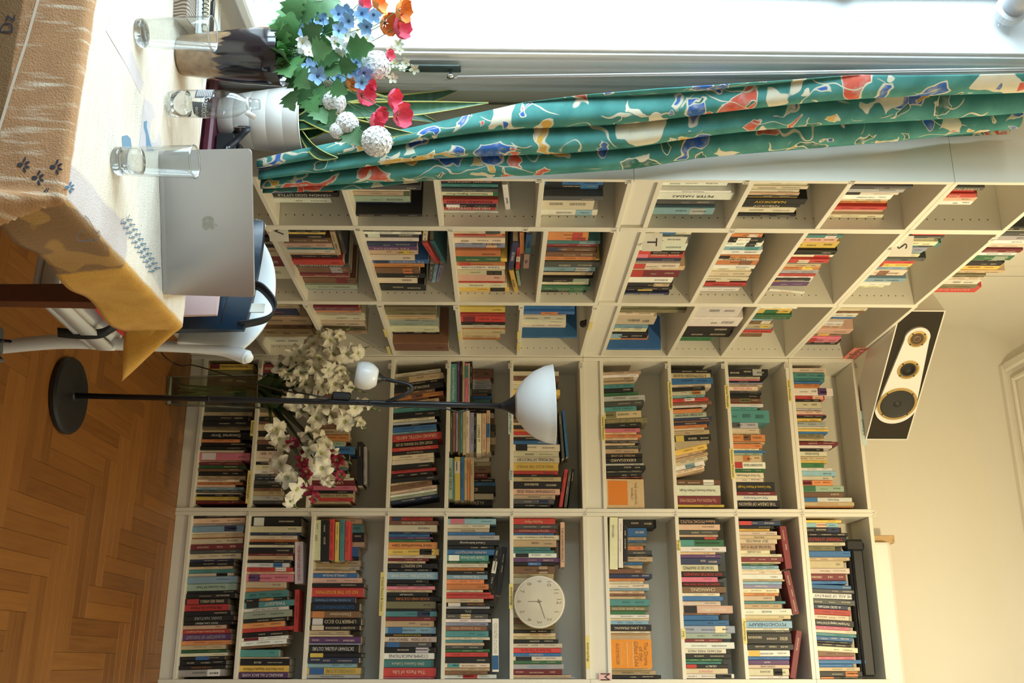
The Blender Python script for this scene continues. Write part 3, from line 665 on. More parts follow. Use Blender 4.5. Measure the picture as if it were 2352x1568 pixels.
# books lying or leaning on top of the rows: column, frame, recess, start x,y -> end x,y of the title line, thickness, colour, title
FREE = []
def free(col, zm, r, x0, y0, x1, y1, th, c, title=''): FREE.append((col, zm, r, x0, y0, x1, y1, th, c, title))
free('V', 'Za', .035, 1178, 322, 1178, 692, 74, 'W', "WORK WON'T LOVE YOU BACK~R"); free('V', 'Za', .035, 1163, 745, 1150, 1115, 40, 'R')
for (a, b, c) in ((178, 64, 'C'), (250, 72, 'K'), (310, 44, 'R'), (355, 36, 'Y'), (400, 44, 'T'), (447, 44, 'R')):
    free('V', 'Zb', .02, a+8, 122+RND.randint(0, 30), a+2, 480+RND.randint(0, 20), b, c)
free('V', 'Zc', .03, 552, 368, 490, 728, 44, 'K/W'); free('V', 'Zc', .03, 610, 368, 552, 795, 48, 'K')
free('V', 'Zc', .03, 530, 1000, 530, 1470, 58, 'W/B', 'COUNTER CULTURE~S')
free('V', 'Zc', .05, 1122, 150, 1122, 545, 38, 'H', 'THE HUMAN PROSPECT')
free('V', 'Zd', .02, 268, 106, 268, 566, 70, 'C'); free('V', 'Zd', .025, 328, 116, 330, 552, 40, 'W'); free('V', 'Zd', .03, 372, 182, 374, 498, 36, 'K')
free('V', 'Ze', .03, 530, 185, 585, 560, 58, 'M'); free('V', 'Ze', .03, 565, 578, 650, 962, 58, 'M'); free('V', 'Ze', .03, 676, 1108, 620, 1528, 54, 'M')
free('U', 'Zf', .03, 1843, 885, 1843, 1300, 50, 'K'); free('U', 'Zf', .03, 1890, 930, 1890, 1282, 28, 'S')
for (a, b, c, t) in ((790, 66, 'T', 'Perspectives in Social Philosophy~W'), (837, 24, 'V', ''), (862, 22, 'K', ''), (886, 22, 'A', ''), (914, 30, 'P/T', ''), (938, 14, 'C', ''), (958, 22, 'K', '')):
    free('U', 'Zg', .02, a, 72+RND.randint(0, 35), a-2, 472, b, c, t)
for (a, b, c, t) in ((748, 22, 'C', ''), (771, 22, 'D', ''), (797, 26, 'E', ''), (824, 18, 'L', ''), (845, 18, 'Q', ''), (866, 20, 'T', ''), (892, 28, 'A', ''), (926, 36, 'C', ''), (965, 38, 'L', ''), (996, 18, 'K', ''),
                     (1032, 48, 'C', 'LOSING IT'), (1080, 40, 'H', ''), (1120, 34, 'A/B', '')):
    free('U', 'Zg', .02, a, 540+RND.randint(0, 40), a-2, 950+RND.randint(-20, 15), b, c, t)
for (a, b, c, t) in ((762, 44, 'g', 'AFTER VIRTUE'), (792, 14, 'T', ''), (827, 52, 'Y/C', ''), (873, 34, 'B', ''), (905, 26, 'A', ''), (932, 24, 'O', ''), (964, 34, 'A', '')):
    free('U', 'Zg', .02, a, 985+RND.randint(0, 30), a, 1395+RND.randint(-15, 10), b, c, t)
free('U', 'Zg', .03, 1798, 560, 1832, 1000, 26, 'D'); free('U', 'Zg', .03, 1830, 545, 1870, 985, 26, 'B'); 
free('U', 'Zg', .03, 1860, 1105, 1805, 1462, 34, 'R'); free('U', 'Zg', .03, 1895, 1120, 1850, 1462, 30, 'D'); free('U', 'Zg', .03, 1928, 1100, 1890, 1462, 24, 'K')
free('P', 'L2', .07, 65, 150, 95, 385, 44, 'W', 'parsons')
free('Q', 'L1', .05, 690, 520, 740, 700, 40, 'A'); free('Q', 'L1', .06, 740, 510, 790, 690, 34, 'D')
free('Q', 'L1', .06, 1425, 515, 1415, 600, 40, 'C'); free('Q', 'L1', .05, 1410, 605, 1515, 765, 40, 'R'); free('Q', 'L1', .07, 1470, 590, 1570, 770, 40, 'T')
free('Q', 'L1', .05, 1475, 780, 1460, 900, 40, 'D'); free('Q', 'L1', .05, 1510, 780, 1482, 915, 30, 'b'); free('Q', 'L1', .05, 1550, 780, 1518, 910, 36, 'L')
free('Q', 'L2', .05, 255, 540, 245, 690, 46, 'B/T', 'David Szalay'); free('Q', 'L2', .05, 240, 694, 232, 805, 46, 'H', 'Flesh'); free('Q', 'L2', .06, 200, 525, 203, 690, 38, 'O')
free('Q', 'L2', .05, 150, 600, 110, 812, 44, 'N', 'ELIF SHAFAK~W'); free('Q', 'L2', .06, 178, 640, 165, 810, 34, 'R/C'); free('Q', 'L2', .05, 115, 822, 160, 1010, 36, 'Y', 'Kamila Shamsie'); free('Q', 'L2', .05, 160, 825, 182, 940, 22, 'g')
free('Q', 'L3', .05, 500, 998, 225, 976, 16, 'W', 'Ali Smith~O')

def lum(c): return .3*c[0]+.59*c[1]+.11*c[2]
def wpoint(wall, x, y, r):
    p = on_y(x, y, r) if wall == 'B' else on_x(x, y, -r)
    return (p.x, p.z) if wall == 'B' else (p.y, p.z)
BOOKS = []   # dict(wall, M, t, d, h, cols, title, where)
ORD = ['first', 'second', 'third', 'fourth', 'fifth', 'sixth', 'seventh', 'eighth', 'ninth', 'tenth', 'eleventh', 'twelfth', 'thirteenth', 'fourteenth', 'fifteenth', 'sixteenth', 'seventeenth', 'eighteenth', 'nineteenth']
TENS = {2: 'twent', 3: 'thirt', 4: 'fort', 5: 'fift'}
def ordinal(n):
    if n < 20: return ORD[n-1]
    a, b = divmod(n, 10)
    return TENS[a]+'ieth' if b == 0 else TENS[a]+'y-'+ORD[b-1]
SHELFNAME = {}
for c in 'UV':
    idx = 10
    for row in (0, 1, 2, 3, 4, 5, 7, 8, 9, 10):
        SHELFNAME[(c, row)] = 'shelf %s%d' % (c, idx); idx -= 1
WALLNM = {'P': 'narrow curtain-side bookcase', 'Q': 'middle window-wall bookcase', 'R': 'corner bookcase'}
for c in 'PQR':
    for k, row in enumerate((0, 1, 2, 3, 4, 5, 7, 8, 9, 10)):
        SHELFNAME[(c, row)] = '%s shelf of %s' % (ORD[k], WALLNM[c])
SHELFNAME[('Q', 11)] = 'the very top of middle window-wall bookcase'
for col, row, zm, y0, r, body in COMP:
    wall, s0, s1 = COLS[col]; ox, oy, sc = ZM[zm]
    zb = ROWS[col][row]+T/2+0.0004
    if row == 10: zb = ROWS[col][10]+0.0186+T/2+0.0004
    if row == 11: zb = ROWS[col][11]+0.009+0.0006
    ztop = ROWS[col][row+1]-T/2-0.004 if row < 11 else 9
    if row in (5, 10): ztop = ROWS[col][row+1]-T/2-0.006
    lean = 0.0; ya = y0; n = 0
    smin, smax = s0+T+0.002, s1-T-0.002
    if row == 11: smin, smax = s0+0.01, s1-0.01
    prev = smin
    for tok in body.replace('\n', ';').split(';'):
        tok = tok.strip()
        if not tok: continue
        if tok.startswith('lean'): lean = float(tok.split()[1]); continue
        if tok.startswith('r '): r = float(tok.split()[1]); continue
        if tok.startswith('gap'): ya = float(tok.split()[1]); continue
        head, _, title = tok.partition('|')
        yb, xt, c = head.split(); yb = float(yb); xt = float(xt)
        xm = (to_px((s0 if wall == 'B' else 0, 0 if wall == 'B' else s0, zb+.1))[0])
        px_t = ox+xt*sc
        sa, _z = wpoint(wall, px_t, oy+ya*sc, r); sb, z2 = wpoint(wall, px_t, oy+yb*sc, r)
        ya = yb
        sa = max(sa, prev); sb = min(sb, smax)
        t = sb-sa-0.0006
        if t < 0.003 and wall == 'L' and smax-sa > .024: t = .020; sb = sa+t+.0006   # stands further out than its neighbour and shows its cover
        if t < 0.003: continue
        n += 1
        prev = sb
        rr = r+RND.uniform(-.006, .010)
        h = max(0.12, z2-zb)
        la = math.radians(lean)
        ca, sn = math.cos(la), abs(math.sin(la))
        h = h/ca if lean else h
        hmax = (ztop-zb-sn*t)/ca
        h = min(h, hmax)
        d = min(max(0.10, h*RND.uniform(.62, .70)), DEP-0.012-max(rr, .004))
        # lean turns the book about its lower edge so that it still stands on the shelf
        if lean < 0: base = Matrix.Translation((sa, 0, zb)) @ Matrix.Rotation(la, 4, 'Y') if False else Matrix.Translation((sa+t*(1-ca)*0, 0, zb+t*sn)) @ Matrix.Rotation(la, 4, 'Y')
        else: base = Matrix.Translation((sa, 0, zb)) @ Matrix.Rotation(la, 4, 'Y') if lean == 0 else Matrix.Translation((sa, 0, zb+t*sn*0.0)) @ Matrix.Translation((t, 0, 0)) @ Matrix.Rotation(la, 4, 'Y') @ Matrix.Translation((-t, 0, 0))
        if lean < 0: base = Matrix.Translation((sa, 0, zb)) @ Matrix.Rotation(la, 4, 'Y')
        M = wall_M(wall, 0, 0, max(rr, .004)) @ base
        BOOKS.append(dict(M=M, t=t, d=d, h=h, c=c, title=title, where=SHELFNAME[(col, row)], n=n, free=False))
FREEN = {}
for col, zm, r, x0, y0, x1, y1, th, c, title in FREE:
    wall, s0, s1 = COLS[col]; ox, oy, sc = ZM[zm]
    a = Vector(wpoint(wall, ox+x0*sc, oy+y0*sc, r)); b = Vector(wpoint(wall, ox+x1*sc, oy+y1*sc, r))
    h = (a-b).length
    pa = Vector(wpoint(wall, ox+(x0+th/2)*sc, oy+y0*sc, r)); pb = Vector(wpoint(wall, ox+(x0-th/2)*sc, oy+y0*sc, r))
    t = max(0.008, (pa-pb).length*abs(math.cos(math.atan2(a.y-b.y, a.x-b.x))) if abs(a.x-b.x) > abs(a.y-b.y) else 0.02)
    if wall == 'L': t = min(t, 0.03)
    zx = (a-b)/h
    M2 = Matrix(((zx.y, 0, zx.x, b.x-zx.y*t/2), (0, 1, 0, 0), (-zx.x, 0, zx.y, b.y+zx.x*t/2), (0, 0, 0, 1)))
    M = wall_M(wall, 0, 0, r) @ M2
    d = min(0.17, max(.11, h*.66), DEP-.012-r)
    # which shelf?
    zc = (a.y+b.y)/2
    rows = [k for k in range(11) if ROWS[col][k] < zc and k != 6]
    row = rows[-1]
    k = (col, row); FREEN[k] = FREEN.get(k, 0)+1
    BOOKS.append(dict(M=M, t=t, d=d, h=h, c=c, title=title, where=SHELFNAME[k], n=FREEN[k], free=True))

def proj_area(b):
    q = [to_px(b['M'] @ Vector(v)) for v in ((0, 0, 0), (b['t'], 0, 0), (b['t'], 0, b['h']), (0, 0, b['h']))]
    if all(not(0 < p[0] < 2352 and 0 < p[1] < 1568) for p in q): return 0
    a = 0
    for i in range(4):
        x1, y1 = q[i]; x2, y2 = q[(i+1) % 4]; a += x1*y2-x2*y1
    return abs(a)/2
for b in BOOKS: b['area'] = proj_area(b)
order = sorted(range(len(BOOKS)), key=lambda i: -(BOOKS[i]['area']*(1.35 if BOOKS[i]['title'] else 1)))
INDIV = set(order[:300])

def cover_geo(t, d, h, hard):
    mb = MB(); w = 0.0022 if hard else 0.0012
    w = min(w, t*.2)
    e = min(0.0022, t*.15)
    # rounded spine + two boards as one wrapped strip, then closed edges
    prof = [(0, d), (0, e), (e, 0), (t-e, 0), (t, e), (t, d)]
    inn = [(w, d), (w, w+e), (w, w+e), (t-w, w+e), (t-w, w+e), (t-w, d)]
    n = len(prof); vs = []
    for z in (0, h):
        vs += [(x, y, z) for x, y in prof]+[(x, y, z) for x, y in inn]
    fs = []
    for i in range(n-1):
        fs.append((i, i+1, 2*n+i+1, 2*n+i))
        fs.append((n+i+1, n+i, 3*n+i, 3*n+i+1))
        fs.append((i, n+i, n+i+1, i+1)); fs.append((2*n+i, 2*n+i+1, 3*n+i+1, 3*n+i))
    fs.append((0, 2*n, 3*n, n)); fs.append((n-1, 2*n-1, 4*n-1, 3*n-1))
    return mb.add(vs, fs), w
def hue(c):
    k = PAL[c]; j = RND.uniform(.82, 1.18)
    g = lum(k); k = tuple(g+(v-g)*.84 for v in k)
    return tuple(min(.9, max(.008, v*j*RND.uniform(.93, 1.07))) for v in k)
def spine_marks(b, t, h, rgb, zz0):
    txt, _, ink = b['title'].partition('~')
    up = txt.endswith('^'); txt = txt.rstrip('^').strip()
    inkc = PAL[ink] if ink else (PAL['K'] if lum(rgb) > .13 else PAL['C'])
    tm = MB()
    if txt:
        Ls = h*.93-zz0; zc = zz0+Ls/2
        if up: fn = lambda s, v: Vector((t/2-v, -.0009, zc+s))
        else: fn = lambda s, v: Vector((t/2+v, -.0009, zc-s))
        add_text(tm, txt, fn, Ls*.92, min(t*.52, .016), 2.2)
        tn = 'spine_title'
    else:
        # worn, unreadable lettering: short strokes of ink
        z = h*RND.uniform(.84, .93); tn = 'spine_print'
        for grp in range(RND.choice((1, 2, 2, 3))):
            ln = h*RND.uniform(.10, .30); hgt = t*RND.uniform(.16, .34); xc = t*RND.uniform(.40, .6); ze = max(z-ln, h*.06)
            while z > ze:
                wd_ = RND.uniform(.002, .0045)
                tm.add([(xc-hgt/2, -.0006, z-wd_), (xc+hgt/2*RND.uniform(.6, 1), -.0006, z-wd_), (xc+hgt/2*RND.uniform(.6, 1), -.0006, z), (xc-hgt/2, -.0006, z)], [(0, 1, 2, 3)])
                z -= wd_+RND.uniform(.0008, .003)
            z -= h*RND.uniform(.06, .16)
            if z < h*.15: break
        inkc = tuple(.62*a+.38*b_ for a, b_ in zip(inkc, rgb))
    return tm, tn, inkc
stuff = MB(); stuffcol = []
for i, b in enumerate(BOOKS):
    t, d, h = b['t'], b['d'], b['h']
    cs = b['c'].split('/'); c1 = cs[0]; c2 = cs[1] if len(cs) > 1 else None
    hard = RND.random() < .3
    mb, wd = cover_geo(t, d, h, hard)
    over = .003 if hard else .0004
    rgb = hue(c1)
    if i not in INDIV:
        nf = len(mb.f); stuff.add([b['M'] @ Vector(v) for v in mb.v], mb.f); stuffcol += [rgb]*nf
        pb = MB().box(wd, t-wd, wd+.003, d-over, over, h-over)
        stuff.add([b['M'] @ Vector(v) for v in pb.v], pb.f); stuffcol += [(.66, .56, .40)]*6
        if c2:
            q = hue(c2); z0 = h*RND.choice((.05, .35, .62)); z1 = z0+h*RND.uniform(.22, .34)
            bb = MB().box(t*.05, t*.95, -.0006, .0004, z0, z1)
            stuff.add([b['M'] @ Vector(v) for v in bb.v], bb.f); stuffcol += [q]*6
        if b['area'] > 60:
            tm, tn, inkc = spine_marks(b, t, h, rgb, .04*h)
            stuff.add([b['M'] @ Vector(v) for v in tm.v], tm.f); stuffcol += [inkc]*len(tm.f)
        continue
    o = build(mb, 'book', M_BOOK); o.matrix_basis = b['M']; o.color = (*rgb, 1)
    size = 'thick' if t > .032 else ('thin' if t < .017 else 'mid-sized')
    if b['free']:
        lab = '%s %s book lying on top of the row, %s such on %s' % (size, CNAME[c1], ordinal(b['n']), b['where'])
    else:
        lab = '%s %s book, %s from the window side on %s' % (size, CNAME[c1], ordinal(b['n']), b['where'])
    tag(o, lab, 'book', 'books in the white bookcases')
    pg = build(MB().box(wd, t-wd, wd+.003, d-over, over, h-over), 'page_block', M_PAGES, o)
    zz0 = 0.04*h
    if c2:
        q = hue(c2); tl = b['title']
        pos = RND.choice((.05, .62)) if not tl else .04
        z0 = h*pos; z1 = z0+h*RND.uniform(.2, .3)
        bd = build(MB().box(t*.03, t*.97, -.0006, .0004, z0, z1), 'spine_band', M_PRINT, o); bd.color = (*q, 1)
        if tl: zz0 = z1+.01*h
    tm, tn, inkc = spine_marks(b, t, h, rgb, zz0)
    if tm.v:
        to = build(tm, tn, M_PRINT, o); to.color = (*inkc, 1)
        if tn == 'spine_print': to['kind'] = 'stuff'
if stuff.v:
    me = stuff.mesh('books', M_BOOKS)
    ca = me.color_attributes.new('Col', 'FLOAT_COLOR', 'CORNER')
    vals = []
    for p, cc in zip(me.polygons, stuffcol): vals += [cc[0], cc[1], cc[2], 1.0]*len(p.vertices)
    ca.data.foreach_set('color', vals)
    so = link('books', me)
    tag(so, 'the many smaller and half hidden books filling the white bookcases', 'books', kind='stuff')
# ================================================================ TABLE AND WHAT IS ON IT
TX0, TX1, TY0, TY1, TZ = -0.225, 0.660, -3.195, -2.445, 0.745
M_TABLE = mat('white_table_paint', (0.80, 0.78, 0.74), 0.4)
M_DARKWOOD = mat('dark_mahogany', (0.115, 0.035, 0.018), 0.35, noise=0.25, nscale=25)
tb = empty('dining_table', loc=(TX0, TY0, 0)); tag(tb, 'table with white top and dark mahogany legs beside the window', 'table')
w_, d_ = TX1-TX0, TY1-TY0
build(MB().bbox(0, w_, 0, d_, TZ-0.03, TZ, 0.006), 'table_top', M_TABLE, tb)
build(MB().bbox(0.05, w_-0.05, 0.05, d_-0.05, TZ-0.11, TZ-0.03, 0.004), 'apron', M_DARKWOOD, tb)
for lx in (0.03, w_-0.085):
    for ly in (0.03, d_-0.085):
        mb = MB(); b = 0.006
        for z0, z1, i0, i1 in ((0, TZ-0.03, 0.008, 0.0),):
            vs = [(lx+i0, ly+i0, z0), (lx+.055-i0, ly+i0, z0), (lx+.055-i0, ly+.055-i0, z0), (lx+i0, ly+.055-i0, z0),
                  (lx, ly, z1), (lx+.055, ly, z1), (lx+.055, ly+.055, z1), (lx, ly+.055, z1)]
            mb.add(vs, [(3, 2, 1, 0), (4, 5, 6, 7), (0, 1, 5, 4), (1, 2, 6, 5), (2, 3, 7, 6), (3, 0, 4, 7)])
        build(mb, 'leg', M_DARKWOOD, tb)

# batik tablecloth
def cloth_mat():
    m = bpy.data.materials.new('batik_cloth'); N, L, P = nodes(m)
    P.inputs['Roughness'].default_value = 0.9; P.inputs['Specular IOR Level'].default_value = 0.1
    P.inputs['Sheen Weight'].default_value = 0.15
    geo = N.new('ShaderNodeTexCoord'); sp = N.new('ShaderNodeSeparateXYZ'); L.new(geo.outputs['Object'], sp.inputs[0])
    nz = N.new('ShaderNodeTexNoise'); nz.inputs['Scale'].default_value = 22; nz.inputs['Detail'].default_value = 6; L.new(geo.outputs['Object'], nz.inputs['Vector'])
    def ramp_step(sock, a, b, wob=0.02):
        ad = N.new('ShaderNodeMath'); ad.operation = 'MULTIPLY_ADD'; ad.inputs[1].default_value = wob
        L.new(nz.outputs[0], ad.inputs[0]); L.new(sock, ad.inputs[2])
        r = N.new('ShaderNodeMapRange'); r.inputs[1].default_value = a; r.inputs[2].default_value = b; L.new(ad.outputs[0], r.inputs[0]); return r.outputs[0]
    def mix(f, a, b):
        x = N.new('ShaderNodeMix'); x.data_type = 'RGBA'
        if isinstance(f, float): x.inputs[0].default_value = f
        else: L.new(f, x.inputs[0])
        for k, s in ((6, a), (7, b)):
            if isinstance(s, tuple): x.inputs[k].default_value = (*s, 1)
            else: L.new(s, x.inputs[k])
        return x.outputs[2]
    def mul(a, b):
        x = N.new('ShaderNodeMath'); x.operation = 'MULTIPLY'; L.new(a, x.inputs[0]); L.new(b, x.inputs[1]); return x.outputs[0]
    # thin woven slubs along the cloth
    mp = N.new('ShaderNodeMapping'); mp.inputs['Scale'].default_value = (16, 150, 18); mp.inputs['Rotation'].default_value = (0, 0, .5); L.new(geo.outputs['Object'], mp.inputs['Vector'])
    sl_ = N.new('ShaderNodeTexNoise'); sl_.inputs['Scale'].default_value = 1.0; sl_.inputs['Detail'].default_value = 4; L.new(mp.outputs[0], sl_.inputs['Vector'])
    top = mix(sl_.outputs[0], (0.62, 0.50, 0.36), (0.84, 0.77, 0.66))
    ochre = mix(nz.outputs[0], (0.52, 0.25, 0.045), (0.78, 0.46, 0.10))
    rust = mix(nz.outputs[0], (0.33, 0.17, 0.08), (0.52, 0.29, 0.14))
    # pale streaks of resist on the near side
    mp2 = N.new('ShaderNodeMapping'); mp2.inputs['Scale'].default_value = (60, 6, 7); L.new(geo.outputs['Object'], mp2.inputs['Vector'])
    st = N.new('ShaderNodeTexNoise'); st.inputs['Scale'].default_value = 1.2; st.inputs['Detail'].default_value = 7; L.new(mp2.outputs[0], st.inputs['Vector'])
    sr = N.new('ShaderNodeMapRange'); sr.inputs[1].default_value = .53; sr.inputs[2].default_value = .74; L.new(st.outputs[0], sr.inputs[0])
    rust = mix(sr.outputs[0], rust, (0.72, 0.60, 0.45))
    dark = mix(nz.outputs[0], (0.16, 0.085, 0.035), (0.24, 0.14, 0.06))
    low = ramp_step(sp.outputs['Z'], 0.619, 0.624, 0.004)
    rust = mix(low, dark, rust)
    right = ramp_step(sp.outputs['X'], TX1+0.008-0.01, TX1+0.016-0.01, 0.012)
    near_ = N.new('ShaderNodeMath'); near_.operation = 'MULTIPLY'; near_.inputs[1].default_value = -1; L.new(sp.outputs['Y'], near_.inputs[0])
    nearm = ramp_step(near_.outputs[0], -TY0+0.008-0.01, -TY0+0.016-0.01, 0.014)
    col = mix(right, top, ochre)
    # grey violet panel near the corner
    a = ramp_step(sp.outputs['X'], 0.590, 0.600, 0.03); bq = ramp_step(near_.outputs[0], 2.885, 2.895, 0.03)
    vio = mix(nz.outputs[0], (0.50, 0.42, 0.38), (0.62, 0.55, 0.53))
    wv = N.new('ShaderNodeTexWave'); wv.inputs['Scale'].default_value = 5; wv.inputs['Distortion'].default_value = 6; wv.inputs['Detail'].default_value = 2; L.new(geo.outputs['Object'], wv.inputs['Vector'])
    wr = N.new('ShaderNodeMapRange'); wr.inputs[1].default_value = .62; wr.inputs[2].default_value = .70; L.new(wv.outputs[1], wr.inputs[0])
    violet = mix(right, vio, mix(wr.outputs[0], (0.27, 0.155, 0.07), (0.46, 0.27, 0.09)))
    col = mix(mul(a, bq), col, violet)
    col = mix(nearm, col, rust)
    L.new(col, P.inputs['Base Color'])
    bn = N.new('ShaderNodeTexNoise'); bn.inputs['Scale'].default_value = 260; L.new(geo.outputs['Object'], bn.inputs['Vector'])
    bp = N.new('ShaderNodeBump'); bp.inputs['Strength'].default_value = 0.55; bp.inputs['Distance'].default_value = 0.003
    ad = N.new('ShaderNodeMath'); ad.operation = 'ADD'; L.new(bn.outputs[0], ad.inputs[0]); L.new(sl_.outputs[0], ad.inputs[1])
    L.new(ad.outputs[0], bp.inputs['Height']); L.new(bp.outputs[0], P.inputs['Normal'])
    return m
CZ = TZ+0.0035
def drape(px, py):
    # far hem is skewed: it covers the far edge only on the room side
    k = (px-TX0)/(TX1-TX0)
    dx = max(0, px-TX1); dyn = max(0, TY0-py); dyf = max(0, py-TY1)
    bx = min(px, TX1); by = min(max(py, TY0), TY1)
    dy = -dyn if dyn else dyf
    L_ = math.hypot(dx, dy); r = 0.014; arc = r*math.pi/2
    if L_ < 1e-6:
        z = 0.0005*math.sin(px*19+py*7)*math.sin(py*23)
        return Vector((bx, by, CZ+max(-.001, z)))
    ux, uy = dx/L_, dy/L_
    if L_ < arc:
        a = L_/r; out = r*math.sin(a); z = -r*(1-math.cos(a))
    else:
        h = L_-arc
        z = -(r+h); out = r+h*0.10
        diag = min(1, 4*min(abs(ux), abs(uy)))
        out += h*0.55*diag + (0.010*h/0.15*math.sin(py*24)*(1-.5*diag) if abs(ux) > abs(uy) else 0)
        if dx > 0 and dyf > 0: out += h*.25
    return Vector((bx+ux*out, by+uy*out, CZ+z))
mb = MB()
nu, nv = 90, 110
X0c, X1c = TX0+0.004, TX1+0.155
def cloth_pt(u, v):
    px = X0c+(X1c-X0c)*u
    k = min(1, max(0, (px-TX0)/(TX1-TX0)))
    yf = -2.515+(0.155)*k**1.3
    y0 = TY0-0.27
    if px > TX1: y0 = TY0-0.27+0.9*(px-TX1)
    return drape(px, y0+(yf-y0)*v)
mb.grid(nu, nv, cloth_pt)
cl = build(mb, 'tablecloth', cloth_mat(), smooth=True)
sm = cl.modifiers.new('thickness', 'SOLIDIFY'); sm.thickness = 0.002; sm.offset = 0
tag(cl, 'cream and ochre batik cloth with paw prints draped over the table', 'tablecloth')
M_CINK = mat('dark_textile_ink', (0.035, 0.035, 0.05), 0.85)
M_CINKB = mat('blue_textile_ink', (0.05, 0.14, 0.24), 0.85)
M_CWHITE = mat('pale_textile_ink', (0.72, 0.60, 0.47), 0.85)
def strip(mb, pts, w, nrm):
    P_ = [Vector(p) for p in pts]; n = len(P_); vs = []; nrm = Vector(nrm)
    for i in range(n):
        t = (P_[min(i+1, n-1)]-P_[max(i-1, 0)]).normalized(); s = t.cross(nrm).normalized()*w/2
        vs += [P_[i]+s, P_[i]-s]
    mb.add(vs, [(2*i, 2*i+1, 2*i+3, 2*i+2) for i in range(n-1)])
def on_near(x, y):
    Y = TY0-.025
    for _ in range(5):
        p = on_y(x, y, Y); h = max(0, CZ-.014-p.z); Y = TY0-.014-.1*h-.0022
    return on_y(x, y, Y)
def paw(cx, cy, fn, s):
    mb = MB()
    def ell(x, y, a, b, rot):
        pts = [(x+a*math.cos(t)*math.cos(rot)-b*math.sin(t)*math.sin(rot), y+a*math.cos(t)*math.sin(rot)+b*math.sin(t)*math.cos(rot)) for t in [2*math.pi*k/12 for k in range(12)]]
        mb.add([fn(cx+p[0]*s, cy+p[1]*s) for p in pts], [tuple(range(12))])
    ell(-9, 0, 7, 5, 0)
    for a in (-65, -22, 22, 65):
        r = math.radians(a); ell(-4+12*math.cos(r), 13*math.sin(r), 6.5, 2.8, r)
    return mb
for cx, cy in ((55, 378), (130, 383), (88, 408)):
    build(paw(cx, cy, on_near, 1.0), 'paw_print', M_CINK, cl)
build(paw(161, 430, lambda x, y: on_z(x, y, CZ+.003), 0.75), 'paw_print', M_CINKB, cl)
# feathery twig print at the corner of the near side
tw = MB()
strip(tw, [on_near(28, 500), on_near(50, 480), on_near(75, 460), on_near(100, 455)], .003, (0, -1, 0))
for k in range(16):
    x = 35+k*4.2; y = 488-k*2.2
    strip(tw, [on_near(x, y), on_near(x+6, y-10-3*math.sin(k*2)), on_near(x+14, y-20-6*math.sin(k))], .0018, (0, -1, 0))
build(tw, 'twig_print', M_CINK, cl)
# pale line and lettering low on the near side
ln = MB(); strip(ln, [on_near(90, -10), on_near(62, 90), on_near(30, 190), on_near(0, 290), on_near(-20, 350)], .006, (0, -1, 0))
build(ln, 'pale_line', M_CWHITE, cl)
lt = MB(); q0 = on_near(17, 55)
add_text(lt, 'Dz', lambda s, t: Vector((q0.x-s, q0.y-.0005, q0.z-t)), .05, .026)
build(lt, 'lettering', M_CINK, cl)
# zigzag band on the top
zg = MB(); A = Vector((286, 500)); B = Vector((356, 622)); dv = (B-A); nv_ = Vector((-dv.y, dv.x)).normalized()
for off, amp in ((-9, 5), (9, 5), (-3.5, 4), (3.5, 4)):
    pts = []
    for k in range(23):
        q = A+dv*(k/22)+nv_*(off+(amp if k % 2 else -amp)*(.6 if abs(off) < 5 else 1))
        pts.append(on_z(q.x, q.y, CZ+.0028))
    strip(zg, pts, .0022, (0, 0, 1))
build(zg, 'zigzag_print', M_CINKB, cl)
M_CBLUE = mat('soft_blue_textile_ink', (.16, .27, .36), .85); M_CLIL = mat('lilac_textile_ink', (.60, .53, .52), .85)
for pts, mt_, nm_, dz in (([(330, 279), (338, 277), (337, 291), (346, 330), (354, 346), (336, 346), (335, 310), (330, 292)], M_CBLUE, 'animal_print', .0016), ([(280, 313), (292, 310), (300, 318), (304, 346), (282, 346)], M_CBLUE, 'animal_print', .0016),
                     ([(243, 70), (262, 20), (278, 26), (300, 110), (330, 190), (322, 215), (290, 150)], M_CLIL, 'lilac_print', .0014), ([(332, 226), (350, 240), (372, 330), (352, 350), (318, 345)], M_CLIL, 'lilac_print', .0014)):
    build(MB().add([on_z(x, y, CZ+dz) for x, y in pts], [tuple(range(len(pts)))]), nm_, mt_, cl)
el = MB()
for pts in ([(195, 495), (205, 505), (214, 522), (222, 535), (228, 530), (229, 540), (222, 552), (212, 550), (200, 545)], [(196, 535), (186, 530), (180, 540), (175, 548), (182, 552), (205, 553), (218, 550)]):
    strip(el, [on_z(x, y, CZ+.003) for x, y in bez([(a, b, 0) for a, b in pts], 4) for x, y in [(0, 0)]] if False else [on_z(v.x, v.y, CZ+.003) for v in bez([(a, b, 0) for a, b in pts], 4)], .0016, (0, 0, 1))
build(el, 'outline_drawing', M_CINK, cl)

# ---------------------------------------------------------------- glass materials
def thin_glass(name, tint=(1, 1, 1), refl=0.09, top=.75):
    m = bpy.data.materials.new(name); N, L, P = nodes(m); N.remove(P)
    t = N.new('ShaderNodeBsdfTransparent'); t.inputs[0].default_value = (*tint, 1)
    g = N.new('ShaderNodeBsdfGlossy'); g.inputs['Roughness'].default_value = 0.03
    lw = N.new('ShaderNodeLayerWeight'); lw.inputs[0].default_value = 0.35
    mr = N.new('ShaderNodeMapRange'); mr.inputs[3].default_value = refl*.5; mr.inputs[4].default_value = top
    pw = N.new('ShaderNodeMath'); pw.operation = 'POWER'; pw.inputs[1].default_value = 2.2
    L.new(lw.outputs['Facing'], pw.inputs[0]); L.new(pw.outputs[0], mr.inputs[0])
    ms = N.new('ShaderNodeMixShader'); L.new(mr.outputs[0], ms.inputs[0]); L.new(t.outputs[0], ms.inputs[1]); L.new(g.outputs[0], ms.inputs[2])
    L.new(ms.outputs[0], N['Material Output'].inputs[0]); MATS[name] = m
    return m
M_TGLASS = thin_glass('clear_thin_glass', (.965, .98, .98))
